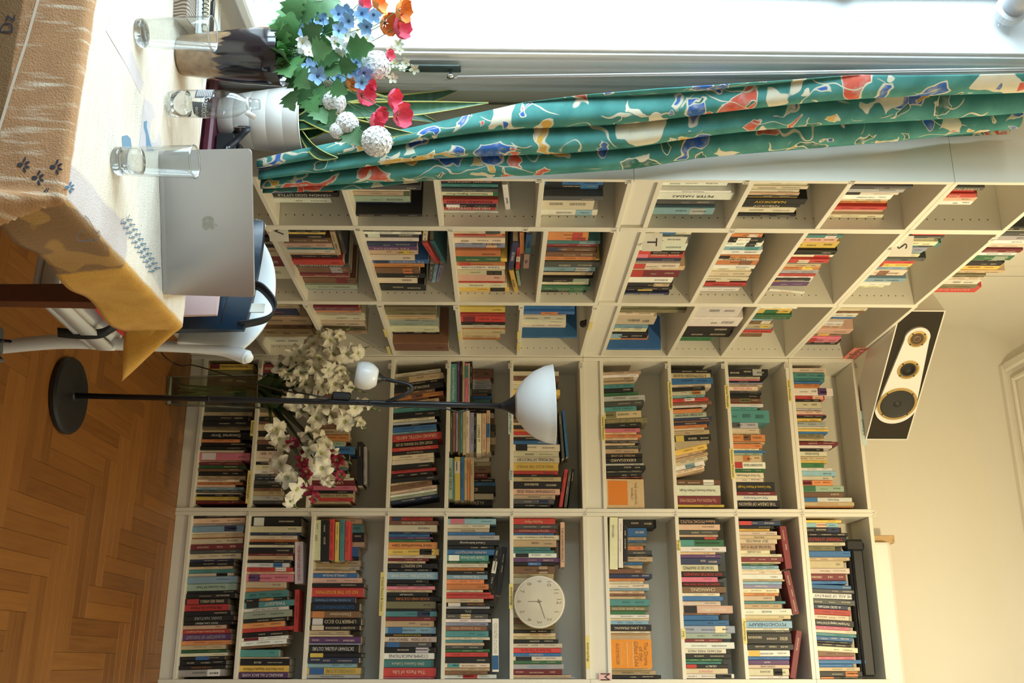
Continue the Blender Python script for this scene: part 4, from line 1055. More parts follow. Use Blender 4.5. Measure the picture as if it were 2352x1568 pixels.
M_PET = thin_glass('clear_pet_plastic', (.94, .96, .965), .12)
M_SOLIDGLASS = mat('solid_glass', (1, 1, 1), 0.02, trans=1.0)
M_WATER = mat('water', (1, 1, 1), 0.0, trans=1.0); MATS['water'].node_tree.nodes['Principled BSDF'].inputs['IOR'].default_value = 1.33
def tumbler(loc, h, r0, r1, water, label):
    e = empty('drinking_glass', loc=loc); tag(e, label, 'glass', 'drinking glasses on the table')
    o = build(MB().lathe([(r0, 0.004), (r0, 0.012), (r1, h), (r1-.0008, h+.0012), (r1-.0018, h), (r0-.003, 0.016), (0.0, 0.016)], 40), 'wall', M_TGLASS, e, smooth=True)
    o = build(MB().lathe([(0, 0), (r0-.003, 0), (r0-.0003, .003), (r0-.0003, .012), (r0-.004, .0155), (0, .0145)], 40), 'thick_base', M_SOLIDGLASS, e, smooth=True)
    build(MB().lathe([(r1+.0004, h-.002), (r1+.0006, h), (r1-.0004, h+.0016), (r1-.002, h), (r1-.0014, h-.002)], 40, close=True), 'rim', M_SOLIDGLASS, e, smooth=True)
    if water:
        build(MB().lathe([(0, .0172), (r0-.0045, .0172), (r0-.0035+(r1-r0)*water, h*water), (0, h*water-.001)], 40), 'water', M_WATER, e, smooth=True)
    return e
g1 = on_z(264, 370, CZ); g2 = on_z(316, 76, CZ)
tumbler((g1.x, g1.y, CZ+.0015), .170, .031, .036, .32, 'tall clear drinking glass half in front of the silver laptop')
tumbler((g2.x, g2.y, CZ+.0015), .170, .033, .0405, 0, 'tall empty drinking glass in front of the dark ceramic vase')

# ---------------------------------------------------------------- water bottle
bq = on_z(383, 238, CZ)
bt = empty('water_bottle', loc=(bq.x, bq.y, CZ+.0015)); tag(bt, 'small clear plastic mineral water bottle with open tethered cap', 'bottle')
BR = .0345
prof = [(0, .012), (.016, .006), (.022, 0), (.030, .004), (BR-.001, .018), (BR, .034), (BR-.0012, .036), (BR, .038), (BR, .125), (BR-.0015, .128), (BR, .131), (BR, .150), (.030, .172), (.021, .189), (.0135, .198), (.0125, .203), (.0165, .205), (.0165, .2075), (.0125, .209), (.0125, .214), (.0138, .215), (.0125, .217), (.0138, .220), (.0125, .223), (.0125, .2295), (.0115, .2295)]
mb = MB().lathe(prof, 40)
for i, v in enumerate(mb.v):     # petal foot
    if v[2] < .03:
        a = math.atan2(v[1], v[0]); k = (.03-v[2])/.03
        f = 1-0.16*k*max(0, math.cos(5*a))
        mb.v[i] = (v[0]*f, v[1]*f, v[2]+.006*k*max(0, math.cos(5*a))*(1 if math.hypot(v[0], v[1]) > .01 else 0))
build(mb, 'bottle_body', M_PET, bt, smooth=True)
build(MB().lathe([(0, .016), (.026, .016), (BR-.0022, .032), (BR-.002, .052), (0, .0515)], 36), 'water', M_WATER, bt, smooth=True)
M_LABEL = mat('dark_grey_label', (0.10, 0.11, 0.12), 0.35); M_LTXT = mat('label_white_print', (0.78, 0.80, 0.82), 0.4)
def wrap(a0, z, r): return Vector((r*math.cos(a0), r*math.sin(a0), z))
ang0 = math.atan2(CAM.y-bq.y, CAM.x-bq.x)
# dark leaf-shaped field and printed name, wrapped on the bottle
lb = MB()
def blob(s): # outline in (angle offset, z)
    return [(math.radians(a), z) for a, z in s]
rows = []
for k in range(13):
    z = .072+.048*k/12
    wl_ = 14+34*math.sin(math.pi*min(1, (k+1)/13)**.7)
    rows.append((z, math.radians(-10+k*0.5), math.radians(-10+wl_*1.7)))
vs = []
for z, a, b in rows:
    for q in range(9): vs.append(wrap(ang0+a+(b-a)*q/8, z, BR+.0005))
lb.add(vs, [(i*9+j, i*9+j+1, (i+1)*9+j+1, (i+1)*9+j) for i in range(12) for j in range(8)])
vs = []
for k in range(7):
    for q in range(9): vs.append(wrap(ang0-math.radians(86)+math.radians(62)*q/8, .078+.044*k/6, BR+.0005))
lb.add(vs, [(i*9+j, i*9+j+1, (i+1)*9+j+1, (i+1)*9+j) for i in range(6) for j in range(8)])
lo = build(lb, 'label', M_LABEL, bt, smooth=True)
lx = MB()
sl_t = math.radians(-18)
def lf(zc, a_c, skew=.25):
    return lambda s, t: wrap(ang0+a_c+s/BR, zc+t+s*skew*-1, BR+.0009)
add_text(lx, 'Szentkirályi', lf(.098, math.radians(32), .22), .074, .024)
add_text(lx, 'exclusive', lf(.080, math.radians(42), .22), .036, .009)
for k in range(9):
    z = .083+k*.0042
    vs = [wrap(ang0-math.radians(80)+math.radians(48)*q/6, z+dz, BR+.0009) for dz in (0, .0014) for q in range(7)]
    lx.add(vs, [(j, j+1, j+8, j+7) for j in range(6)])
build(lx, 'label_print', M_LTXT, lo)
M_CAP = mat('white_cap_plastic', (0.82, 0.84, 0.84), 0.35)
rdir = Vector((CR.x, CR.y, 0)).normalized()
Mc = Matrix.Translation(rdir*.026+Vector((0, 0, .2065))) @ rdir.to_track_quat('Z', 'Y').to_matrix().to_4x4() @ Matrix.Rotation(.5, 4, 'X')
build(MB().lathe([(0, -.006), (.0125, -.006), (.0135, -.004), (.0135, .006), (.012, .006), (.0118, -.0035), (0, -.004)], 24, Mc), 'cap', M_CAP, bt, smooth=True)
shade_auto(bt.children[-1])
build(MB().lathe([(.0172, .199), (.0178, .2), (.0178, .2035), (.0172, .2045), (.0168, .2035), (.0168, .2)], 24, close=True), 'tether_ring', M_CAP, bt, smooth=True)

# ---------------------------------------------------------------- laptop (its lid is turned to the camera)
LA = on_z(361, 345, CZ); LB = on_z(371, 677, CZ)
LA.z = LB.z = 0
lw_ = (LB-LA).length; ex = (LB-LA).normalized(); nn = Vector((ex.y, -ex.x, 0))
LM = Matrix(((ex.x, -nn.x, 0, LA.x), (ex.y, -nn.y, 0, LA.y), (0, 0, 1, CZ+.002), (0, 0, 0, 1)))   # x along lid, y away from camera, z up
lap = empty('laptop', LM); tag(lap, 'silver grey laptop standing open on the tablecloth, lid towards the camera', 'laptop')
M_ALU = mat('space_grey_aluminium', (0.46, 0.45, 0.455), 0.42, metal=0.75)
M_SCREEN = mat('dark_screen', (0.01, 0.01, 0.012), 0.08)
M_KEYS = mat('black_keys', (0.02, 0.02, 0.02), 0.5)
def rrect(x0, x1, y0, y1, r, n=6):
    pts = []
    for cx, cy, a0 in ((x1-r, y1-r, 0), (x0+r, y1-r, 90), (x0+r, y0+r, 180), (x1-r, y0+r, 270)):
        for k in range(n+1):
            a = math.radians(a0+90*k/n); pts.append((cx+r*math.cos(a), cy+r*math.sin(a)))
    return pts
LH = .246; lean = math.radians(19)
Ml = Matrix.Translation((0, .004, .011)) @ Matrix.Rotation(math.radians(90)+lean, 4, 'X')   # lid-plane: x, y->up
lid = build(MB().prism(rrect(0, lw_, 0, LH, .012), -.0045, 0, Matrix.Rotation(0, 4, 'X')), 'lid', M_ALU, lap, M=Ml)
build(MB().prism(rrect(.004, lw_-.004, .006, LH-.004, .009), -.0052, -.0046), 'screen', M_SCREEN, lid)
base = build(MB().prism(rrect(0, lw_, .004, .24, .012), 0, .011), 'base', M_ALU, lap)
kb = MB()
for i in range(13):
    for j in range(5):
        kb.bbox(.04+i*(lw_-.08)/13, .04+(i+.86)*(lw_-.08)/13, .03+j*.02, .03+(j+.86)*.02, .011, .0122, .0006)
ko = build(kb, 'keys', M_KEYS, base); ko['kind'] = 'stuff'
M_LOGO = mat('stickered_logo', (0.34, 0.34, 0.29), 0.5, noise=0.3, nscale=120)
ap = [(0, .62), (.18, .72), (.42, .74), (.62, .60), (.70, .46), (.56, .30), (.53, .06), (.64, -.14), (.78, -.22), (.66, -.52), (.46, -.76), (.26, -.80), (.06, -.72), (-.06, -.72), (-.26, -.80), (-.46, -.76), (-.66, -.48), (-.78, -.12), (-.78, .22), (-.66, .52), (-.42, .72), (-.18, .70)]
leaf_ = [(0.02, .78), (.04, .98), (.18, 1.14), (.34, 1.2), (.32, 1.0), (.2, .84)]
S_ = .0225; lg = MB(); ctr = (lw_*.5, LH*.5)
for poly in (ap, leaf_):
    lg.prism([(ctr[0]+x*S_, ctr[1]+y*S_) for x, y in poly], 0.0, .0004)
build(lg, 'logo', M_LOGO, lid)

# ---------------------------------------------------------------- dark ceramic vase
def vase_mat():
    m = bpy.data.materials.new('drip_glaze'); N, L, P = nodes(m)
    P.inputs['Roughness'].default_value = 0.14; P.inputs['Coat Weight'].default_value = 0.6
    tc = N.new('ShaderNodeTexCoord'); sp = N.new('ShaderNodeSeparateXYZ'); L.new(tc.outputs['Object'], sp.inputs[0])
    mp = N.new('ShaderNodeMapping'); mp.inputs['Scale'].default_value = (34, 34, 5); L.new(tc.outputs['Object'], mp.inputs['Vector'])
    n = N.new('ShaderNodeTexNoise'); n.inputs['Scale'].default_value = 1.0; n.inputs['Detail'].default_value = 5; L.new(mp.outputs[0], n.inputs['Vector'])
    a = N.new('ShaderNodeMath'); a.operation = 'MULTIPLY_ADD'; a.inputs[1].default_value = .22
    L.new(n.outputs[0], a.inputs[0]); L.new(sp.outputs['Z'], a.inputs[2])
    r = N.new('ShaderNodeMapRange'); r.inputs[1].default_value = .226; r.inputs[2].default_value = .236; L.new(a.outputs[0], r.inputs[0])
    n2 = N.new('ShaderNodeTexNoise'); n2.inputs['Scale'].default_value = 40; n2.inputs['Detail'].default_value = 6; L.new(tc.outputs['Object'], n2.inputs['Vector'])
    br = N.new('ShaderNodeMix'); br.data_type = 'RGBA'; br.inputs[6].default_value = (.06, .03, .015, 1); br.inputs[7].default_value = (.46, .30, .17, 1); L.new(n2.outputs[0], br.inputs[0])
    mx = N.new('ShaderNodeMix'); mx.data_type = 'RGBA'; mx.inputs[7].default_value = (.016, .012, .016, 1); L.new(r.outputs[0], mx.inputs[0]); L.new(br.outputs[2], mx.inputs[6])
    L.new(mx.outputs[2], P.inputs['Base Color']); return m
VA = on_z(404, 112, CZ); VA.y += .03
VH = .262
vs_ = build(MB().lathe([(0, .001), (.046, 0), (.051, .006), (.060, .08), (.068, .15), (.0735, .22), (.0755, VH-.002), (.0745, VH), (.072, VH-.002), (.070, .22), (.055, .06), (0, .05)], 48), 'ceramic_vase', vase_mat(), smooth=True)
shade_auto(vs_, 60); vs_.location = (VA.x, VA.y, CZ+.002)
tag(vs_, 'tall dark brown glazed ceramic vase holding artificial flowers', 'vase')
VTOP = Vector((VA.x, VA.y, CZ+.002+VH))

# ---------------------------------------------------------------- note books and pen at the window end of the table
def wave_mat(name, c0, c1, sc):
    m = bpy.data.materials.new(name); N, L, P = nodes(m); tc = N.new('ShaderNodeTexCoord')
    wv = N.new('ShaderNodeTexWave'); wv.inputs['Scale'].default_value = sc; wv.inputs['Distortion'].default_value = 9; wv.inputs['Detail'].default_value = .5; wv.inputs['Detail Scale'].default_value = .6
    L.new(tc.outputs['Object'], wv.inputs['Vector']); mr = N.new('ShaderNodeMapRange'); mr.inputs[1].default_value = .4; mr.inputs[2].default_value = .6; L.new(wv.outputs[1], mr.inputs[0])
    mx = N.new('ShaderNodeMix'); mx.data_type = 'RGBA'; mx.inputs[6].default_value = (*c0, 1); mx.inputs[7].default_value = (*c1, 1); L.new(mr.outputs[0], mx.inputs[0]); L.new(mx.outputs[2], P.inputs['Base Color'])
    P.inputs['Roughness'].default_value = .6; return m
na = on_z(392, 34, CZ)
nb = empty('notebook', Matrix.Translation((na.x-.150, na.y-.02, CZ+.002)) @ Matrix.Rotation(math.radians(14), 4, 'Z'))
tag(nb, 'thick notebook with brown wavy-line cover on the window end of the table', 'notebook')
build(MB().bbox(0, .15, 0, .21, .003, .030, .001), 'page_block', M_PAGES, nb)
MW = wave_mat('brown_wave_print', (.14, .09, .06), (.42, .33, .25), 34)
build(MB().bbox(-.002, .152, -.002, .212, .030, .033, .001).bbox(-.002, .152, -.002, .212, 0, .003, .001).box(-.002, .152, -.003, -.0005, 0, .033), 'cover', MW, nb)
MW2 = wave_mat('pale_blue_wave_print', (.55, .66, .74), (.80, .86, .90), 40)
pb_ = empty('folder', Matrix.Translation((na.x-.16, na.y+.05, CZ+.036)) @ Matrix.Rotation(math.radians(14), 4, 'Z'))
tag(pb_, 'pale blue wavy patterned folder lying on the brown notebook', 'folder')
build(MB().bbox(0, .17, 0, .20, 0, .002, .0005), 'back_cover', MW2, pb_); build(MB().bbox(0.001, .169, 0.001, .199, .0022, .006, .0005), 'paper', M_TAG, pb_); build(MB().bbox(0, .17, 0, .20, .0062, .008, .0005), 'front_cover', MW2, pb_)
sn = empty('spiral_notebook', Matrix.Translation((na.x-.17, na.y+.085, CZ+.046)) @ Matrix.Rotation(math.radians(10), 4, 'Z'))
tag(sn, 'small spiral bound notebook with black wire on the pale folder', 'notebook')
build(MB().bbox(0, .14, 0, .10, 0, .010, .001), 'page_block', M_PAGES, sn)
M_BLACKM = mat('black_metal', (.018, .018, .02), .35, metal=.5)
for k in range(11):
    c = Vector((.012+k*.0116, .0, .005)); pts = [c+Vector((0, .008*math.cos(a), .008*math.sin(a))) for a in [2*math.pi*i/12 for i in range(13)]]
    build(MB().tube(pts, .0013, 5), 'ring', M_BLACKM, sn)
pe = empty('pen', Matrix.Translation((na.x-.14, na.y+.12, CZ+.0625)) @ Matrix.Rotation(math.radians(8), 4, 'Z') @ Matrix.Rotation(math.radians(90), 4, 'Y'))
tag(pe, 'black ballpoint pen lying on the spiral notebook', 'pen')
M_BLACKP = mat('black_plastic', (.014, .014, .016), .32)
build(MB().lathe([(0, 0), (.003, .002), (.0055, .012), (.0055, .13), (0, .132)], 14), 'barrel', M_BLACKP, pe, smooth=True); build(MB().bbox(-.0015, .0015, .005, .008, .085, .128, .0006), 'clip', M_STEEL, pe)
# orange carton and pale box on the sill
oc = on_x(592, 12, WX-.02)
bx = empty('carton', Matrix.Translation((WX-.14, oc.y-.075, WZ0+.0305))); tag(bx, 'orange cardboard box standing on the window sill', 'box')
M_ORANGE = mat('orange_card', (.72, .30, .06), .6, noise=.1)
build(MB().bbox(0, .10, 0, .075, 0, .085, .0015), 'carton_body', M_ORANGE, bx); build(MB().bbox(-.001, .101, -.001, .076, .0852, .092, .001), 'flap', M_TAG, bx)

# ---------------------------------------------------------------- maroon chest, camera, pot with snake plant
M_MAROON = mat('maroon_lacquer', (.12, .028, .045), .25, noise=.15, nscale=12, coat=.3)
cz_ = .70
cf = on_z(487, 300, cz_)
chst = empty('chest', loc=(WX+.045, cf.y, 0)); tag(chst, 'maroon lacquered chest under the flower pot behind the table', 'chest')
CW, CD = .36, -2.055-cf.y
build(MB().bbox(.01, CW-.01, .012, CD, .04, cz_-.03, .004), 'body', M_MAROON, chst)
build(MB().bbox(0, CW, 0, CD, cz_-.03, cz_, .008), 'lid', M_MAROON, chst)
build(MB().bbox(.02, CW-.02, .02, CD-.01, 0, .04, .003), 'plinth', M_MAROON, chst)
M_POT = mat('white_plastic_pot', (.80, .785, .75), .4, noise=.03)
PC = Vector((-.132, -2.128, cz_+.001)); PH = .262
pot = empty('flower_pot', loc=PC); tag(pot, 'large white ribbed plastic flower pot with a snake plant', 'pot')
prof = [(0, 0), (.068, 0), (.072, .004)]
for k in range(1, 5):
    z = PH*k/5; r = .072+(.112-.072)*(z/PH)**.8
    prof += [(r-.0001, z-.0022), (r-.0008, z), (r+.0001, z+.0022)]
prof += [(.112, PH-.004), (.114, PH-.002), (.114, PH), (.110, PH+.001), (.106, PH-.004), (.104, PH-.03), (0, PH-.03)]
pb2 = build(MB().lathe(prof, 56), 'pot_body', M_POT, pot, smooth=True); shade_auto(pb2, 35)
M_SOIL = mat('potting_soil', (.03, .02, .012), .95, noise=.4, nscale=90, bump=.8, bscale=150)
build(MB().lathe([(0, PH-.029), (.1035, PH-.0295), (.1035, PH-.028), (0, PH-.026)], 32), 'soil', M_SOIL, pot, smooth=True)
def snake_mat():
    m = bpy.data.materials.new('snake_plant_green'); N, L, P = nodes(m); tc = N.new('ShaderNodeTexCoord')
    wv = N.new('ShaderNodeTexNoise'); wv.inputs['Scale'].default_value = 26; wv.inputs['Detail'].default_value = 6; mp = N.new('ShaderNodeMapping'); mp.inputs['Scale'].default_value = (.6, .6, 2.2)
    L.new(tc.outputs['Object'], mp.inputs['Vector']); L.new(mp.outputs[0], wv.inputs['Vector'])
    mx = N.new('ShaderNodeMix'); mx.data_type = 'RGBA'; mx.inputs[6].default_value = (.012, .045, .02, 1); mx.inputs[7].default_value = (.06, .17, .085, 1)
    L.new(wv.outputs[0], mx.inputs[0]); L.new(mx.outputs[2], P.inputs['Base Color']); P.inputs['Roughness'].default_value = .4; return m
M_SNAKE = snake_mat(); M_MARGIN = mat('yellow_leaf_margin', (.55, .52, .14), .45)
sp_ = empty('snake_plant', loc=PC+Vector((0, 0, PH-.026))); tag(sp_, 'snake plant with dark green yellow-edged blades in the white pot', 'plant')
for (tx, ty, Y, w0, bow) in ((1122, 236, -2.22, .020, .02), (1062, 203, -2.13, .030, .04), (1010, 283, -2.12, .032, -.02), (948, 306, -2.25, .026, .03), (912, 212, -2.10, .034, .02), (968, 240, -2.16, .036, 0), (775, 362, -2.27, .015, .04), (880, 305, -2.13, .032, -.03), (860, 190, -2.13, .03, .03)):
    tip = on_y(tx, ty, Y); tip = tip-sp_.location
    b0 = Vector((RND.uniform(-.05, .05), RND.uniform(-.04, .04), 0))
    side = Vector((CR.x, CR.y, 0)).normalized(); side = (side+Vector((RND.uniform(-.12, .12), RND.uniform(-.22, .22), 0))).normalized()
    mb = MB(); n = 14; vs = []
    for i in range(n+1):
        t = i/n; c = b0.lerp(tip, t)+side*bow*math.sin(math.pi*t)+Vector((0, -.02*math.sin(math.pi*t), 0))
        ww = w0*1.15*(0.55+1.1*t*(1-t)*2)*(1-t**4)+.0006
        nrm = side.cross(tip-b0).normalized()
        for k, f in ((-1, .006), (-.87, .003), (0, -.003), (.87, .003), (1, .006)):
            vs.append(c+side*(k*ww)+nrm*f*ww/w0)
    for i in range(n):
        for k in range(4):
            mb.cur = 1 if k in (0, 3) else 0
            mb.add([], [(0, 0, 0)]) if False else None
            mb.f.append((i*5+k, i*5+k+1, (i+1)*5+k+1, (i+1)*5+k)); mb.mi.append(mb.cur)
    mb.v = [tuple(v) for v in vs]
    o = build(mb, 'leaf', [M_SNAKE, M_MARGIN], sp_, smooth=True)
    so_ = o.modifiers.new('thickness', 'SOLIDIFY'); so_.thickness = .002
# camera with strap on the chest
cp = on_z(500, 322, cz_)
M_BLACKL = mat('black_leatherette', (.012, .013, .016), .5, bump=.3, bscale=300)
cmr = empty('camera_case', Matrix.Translation((-.055, cf.y+.024, cz_+.001)) @ Matrix.Rotation(math.radians(4), 4, 'Z')); tag(cmr, 'black camera with lettered neck strap on the maroon chest', 'camera')
build(MB().bbox(0, .105, 0, .05, 0, .066, .008), 'body', M_BLACKL, cmr)
build(MB().bbox(.035, .07, .008, .042, .066, .084, .006), 'viewfinder', M_BLACKL, cmr)
build(MB().lathe([(0, 0), (.034, 0), (.036, .004), (.036, .07), (.033, .074), (0, .074)], 30, Matrix.Translation((.142, .03, .001))), 'lens', M_BLACKP, cmr, smooth=True); shade_auto(cmr.children[-1])
st = MB(); path = bez([(-.004, .02, .06), (-.02, .0, .085), (0, -.016, .10), (.03, -.014, .075), (.06, -.02, .05), (.10, -.014, .03)], 6)
vs = []
for q in path: vs += [q+Vector((0, 0, .014)), q-Vector((0, 0, .014))]
st.add(vs, [(2*i, 2*i+1, 2*i+3, 2*i+2) for i in range(len(path)-1)])
so2 = build(st, 'strap', M_BLACKL, cmr, smooth=True); q = so2.modifiers.new('thickness', 'SOLIDIFY'); q.thickness = .003
stx = MB(); add_text(stx, 'SONY', lambda s, t: Vector((.078+s, -.0205+.14*(s)*.3, .042-s*.5+t)), .04, .012); build(stx, 'strap_lettering', M_LTXT, so2)
build(MB().bbox(-.012, -.008, -.012, .012, .06, .095, .001), 'strap_ring', M_STEEL, cmr)
# ================================================================ CURTAIN
def curtain_mat():
    m = bpy.data.materials.new('printed_curtain'); N, L, P = nodes(m); P.inputs['Roughness'].default_value = .8; P.inputs['Specular IOR Level'].default_value = .2
    uv = N.new('ShaderNodeUVMap'); uv.uv_map = 'UVMap'
    def noise(sc, det, src=None):
        n = N.new('ShaderNodeTexNoise'); n.inputs['Scale'].default_value = sc; n.inputs['Detail'].default_value = det; L.new(src or uv.outputs[0], n.inputs['Vector']); return n
    def warp(sc, amt, seed):
        ad = N.new('ShaderNodeVectorMath'); ad.operation = 'ADD'; ad.inputs[1].default_value = (seed, seed*1.7, 0); L.new(uv.outputs[0], ad.inputs[0])
        n = noise(sc, 2, ad.outputs[0]); x = N.new('ShaderNodeMix'); x.data_type = 'VECTOR'; x.inputs[0].default_value = amt; L.new(ad.outputs[0], x.inputs[4]); L.new(n.outputs[1], x.inputs[5]); return x.outputs[1]
    def step(s, a, b):
        r = N.new('ShaderNodeMapRange'); r.inputs[1].default_value = a; r.inputs[2].default_value = b; L.new(s, r.inputs[0]); return r.outputs[0]
    def mix(f, a, b):
        x = N.new('ShaderNodeMix'); x.data_type = 'RGBA'; L.new(f, x.inputs[0])
        for k, s in ((6, a), (7, b)):
            if isinstance(s, tuple): x.inputs[k].default_value = (*s, 1)
            else: L.new(s, x.inputs[k])
        return x.outputs[2]
    def math_(op, a, b):
        x = N.new('ShaderNodeMath'); x.operation = op
        for k, s in ((0, a), (1, b)):
            if isinstance(s, (int, float)): x.inputs[k].default_value = s
            else: L.new(s, x.inputs[k])
        return x.outputs[0]
    n3 = noise(11, 6)
    col = mix(step(n3.outputs[0], .3, .7), (.045, .185, .17), (.095, .305, .275))
    def layer(col, vec, scale, size, line, ramp, thresh):
        v = N.new('ShaderNodeTexVoronoi'); v.inputs['Scale'].default_value = scale; L.new(vec, v.inputs['Vector'])
        e = N.new('ShaderNodeTexVoronoi'); e.feature = 'DISTANCE_TO_EDGE'; e.inputs['Scale'].default_value = scale; L.new(vec, e.inputs['Vector'])
        sp = N.new('ShaderNodeSeparateColor'); L.new(v.outputs['Color'], sp.inputs[0])
        cr = N.new('ShaderNodeValToRGB'); q = cr.color_ramp; q.interpolation = 'CONSTANT'
        q.elements[0].position = 0; q.elements[0].color = (*ramp[0][1], 1); q.elements[1].position = ramp[1][0]; q.elements[1].color = (*ramp[1][1], 1)
        for p, c in ramp[2:]:
            x = q.elements.new(p); x.color = (*c, 1)
        L.new(sp.outputs[0], cr.inputs[0])
        br = noise(30, 3); ink = mix(step(br.outputs[0], .35, .75), cr.outputs[0], mix(step(br.outputs[0], .4, .9), cr.outputs[0], (.55, .55, .50)))
        d = math_('MULTIPLY', e.outputs['Distance'], 1.0)
        on = math_('GREATER_THAN', sp.outputs[1], thresh)
        outer = math_('MULTIPLY', step(d, size, size+.012), on); inner = math_('MULTIPLY', step(d, size+line, size+line+.012), on)
        return mix(inner, mix(outer, col, (.66, .60, .45)), ink)
    BL, RD, YL, CRM, GN = (.04, .13, .40), (.60, .11, .07), (.66, .38, .07), (.68, .62, .46), (.03, .14, .11)
    col = layer(col, warp(6, .20, 3.1), 8.0, .13, .035, [(0, BL), (.42, RD), (.62, YL), (.80, CRM), (.92, GN)], .38)
    col = layer(col, warp(9, .16, 11.3), 17.0, .16, .05, [(0, BL), (.30, YL), (.48, RD), (.62, CRM), (.80, GN)], .60)
    # fine drawn tendrils
    w2 = N.new('ShaderNodeTexWave'); w2.inputs['Scale'].default_value = 4.5; w2.inputs['Distortion'].default_value = 14; w2.inputs['Detail'].default_value = 1.5; w2.inputs['Detail Scale'].default_value = 1.2; L.new(uv.outputs[0], w2.inputs['Vector'])
    nm = noise(5, 2); ten = math_('MULTIPLY', math_('GREATER_THAN', w2.outputs[1], .985), step(nm.outputs[0], .50, .54))
    col = mix(ten, col, (.62, .57, .42))
    L.new(col, P.inputs['Base Color'])
    return m
LE = [(2420, 163, -.215), (2352, 165, -.21), (1900, 176, -.205), (1700, 186, -.20), (1500, 200, -.19), (1350, 215, -.175), (1200, 237, -.15), (1080, 262, -.12), (1000, 280, -.10), (880, 305, -.06), (745, 330, -.025), (640, 352, .0), (583, 366, .012)]
RE = [(2420, 296), (2352, 300), (1900, 335), (1700, 352), (1600, 362), (1460, 385), (1300, 396), (1150, 404), (1000, 414), (830, 430), (700, 437), (640, 439), (603, 440)]
lef = [on_x(x, y, X) for x, y, X in LE]; rig = [on_y(x, y, -2.035) for x, y in RE]
def interp(arr, z):
    for a, b in zip(arr, arr[1:]):
        if a.z >= z >= b.z: return a.lerp(b, (a.z-z)/(a.z-b.z))
    return (arr[0] if z > arr[0].z else arr[-1]).copy()
ztop_, zbot_ = lef[0].z-.005, min(lef[-1].z, rig[-1].z)+.01
NU, NV = 110, 90
def cur(u, v):
    z = zbot_+(ztop_-zbot_)*v
    a = interp(lef, z); b = interp(rig, z); a.z = b.z = z
    p = a.lerp(b, u)
    t = (b-a).normalized(); n = Vector((t.y, -t.x, 0)) 
    wob = math.pi*(3.0*u+.22*math.sin(2.2*z)+.10*math.sin(5*z+u*3))
    amp = .036*(.4+.6*math.sin(math.pi*min(1, max(0, u)))**.6)*(1.0 if z > 1.0 else .75)
    f = abs(math.sin(wob))**.55*1.5-.5
    return p+n*(amp*f)
mb = MB().grid(NU, NV, cur)
me = mb.mesh('curtain', curtain_mat(), True)
uvl = me.uv_layers.new(name='UVMap')
for p in me.polygons:
    for li, vi in zip(p.loop_indices, p.vertices):
        i = vi % NU; j = vi//NU
        uvl.data[li].uv = (i/(NU-1)*.36, j/(NV-1)*2.55)
cu_o = link('curtain', me); q = cu_o.modifiers.new('thickness', 'SOLIDIFY'); q.thickness = .0015
tag(cu_o, 'teal curtain with blue, red and yellow floral print hanging beside the bookcase', 'curtain')

# ================================================================ WHITE CHAIR BEHIND THE TABLE WITH BAGS
M_PLWHITE = mat('white_chair_plastic', (.78, .80, .80), .3)
CHM = Matrix.Translation((.375, -2.02, 0)) @ Matrix.Rotation(math.radians(-3), 4, 'Z')
chair = empty('plastic_chair', CHM); tag(chair, 'white plastic garden chair pushed under the table, bags on its seat', 'chair')
HW = .225
def back_pt(u, v):
    x = -HW+.02+(2*HW-.04)*u
    topz = .865-.075*abs(2*u-1)**2.4
    z = .60+(topz-.60)*v
    return Vector((x, .035*(1-(2*u-1)**2)+.05*v, z))
bk = MB().grid(24, 10, back_pt); bo = build(bk, 'backrest', M_PLWHITE, chair, smooth=True)
q = bo.modifiers.new('thickness', 'SOLIDIFY'); q.thickness = .016; q.offset = 0
q = bo.modifiers.new('bevel', 'BEVEL'); q.width = .004; q.segments = 2
for sx in (-1, 1):
    pts = bez([(sx*(HW-.005), .02, 0), (sx*(HW-.02), -.01, .25), (sx*(HW-.015), .0, .45), (sx*(HW-.015), .035, .70), (sx*(HW+.0), .055, .79), (sx*(HW+.012), .05, .812)], 6)
    build(MB().tube(pts, [.020+.003*math.sin(i*.3) for i in range(len(pts)-4)]+[.018, .017, .015, .010], 10), 'rear_leg', M_PLWHITE, chair, smooth=True)
    pts = bez([(sx*(HW+.005), -.43, 0), (sx*(HW-.01), -.41, .2), (sx*(HW-.015), -.39, .40), (sx*(HW-.015), -.37, .425)], 5)
    build(MB().tube(pts, .022, 10), 'front_leg', M_PLWHITE, chair, smooth=True)
def seat_pt(u, v):
    x = -HW+2*HW*u; y = -.42+.44*v
    return Vector((x*(1-.08*v), y, .43-.012*math.sin(math.pi*u)*math.sin(math.pi*v)-.03*(1-v)**6-.02*abs(2*u-1)**8))
se = build(MB().grid(20, 20, seat_pt), 'seat', M_PLWHITE, chair, smooth=True); q = se.modifiers.new('thickness', 'SOLIDIFY'); q.thickness = .02
per = []
for cx_, cy_, a0 in ((HW-.05, .0-.03, 0), (-HW+.05, -.03, 90), (-HW+.03, -.39, 180), (HW-.03, -.39, 270)):
    for k in range(6):
        a_ = math.radians(a0+90*k/5); rr_ = .05 if cy_ > -.1 else .03
        per.append((cx_+rr_*math.cos(a_), cy_+rr_*math.sin(a_)))
per.append(per[0])
for nm_, za_, zb_, off_ in (('seat_skirt', .418, .372, 1.0), ('seat_rib', .366, .350, .985)):
    sk = MB(); sk.add([(x*off_, y, z) for x, y in per for z in (za_, zb_)], [(2*i, 2*i+2, 2*i+3, 2*i+1) for i in range(len(per)-1)])
    so4 = build(sk, nm_, M_PLWHITE, chair, smooth=True); q = so4.modifiers.new('thickness', 'SOLIDIFY'); q.thickness = .012
M_REDC = mat('red_cushion_fabric', (.42, .02, .025), .9, bump=.4, bscale=180)
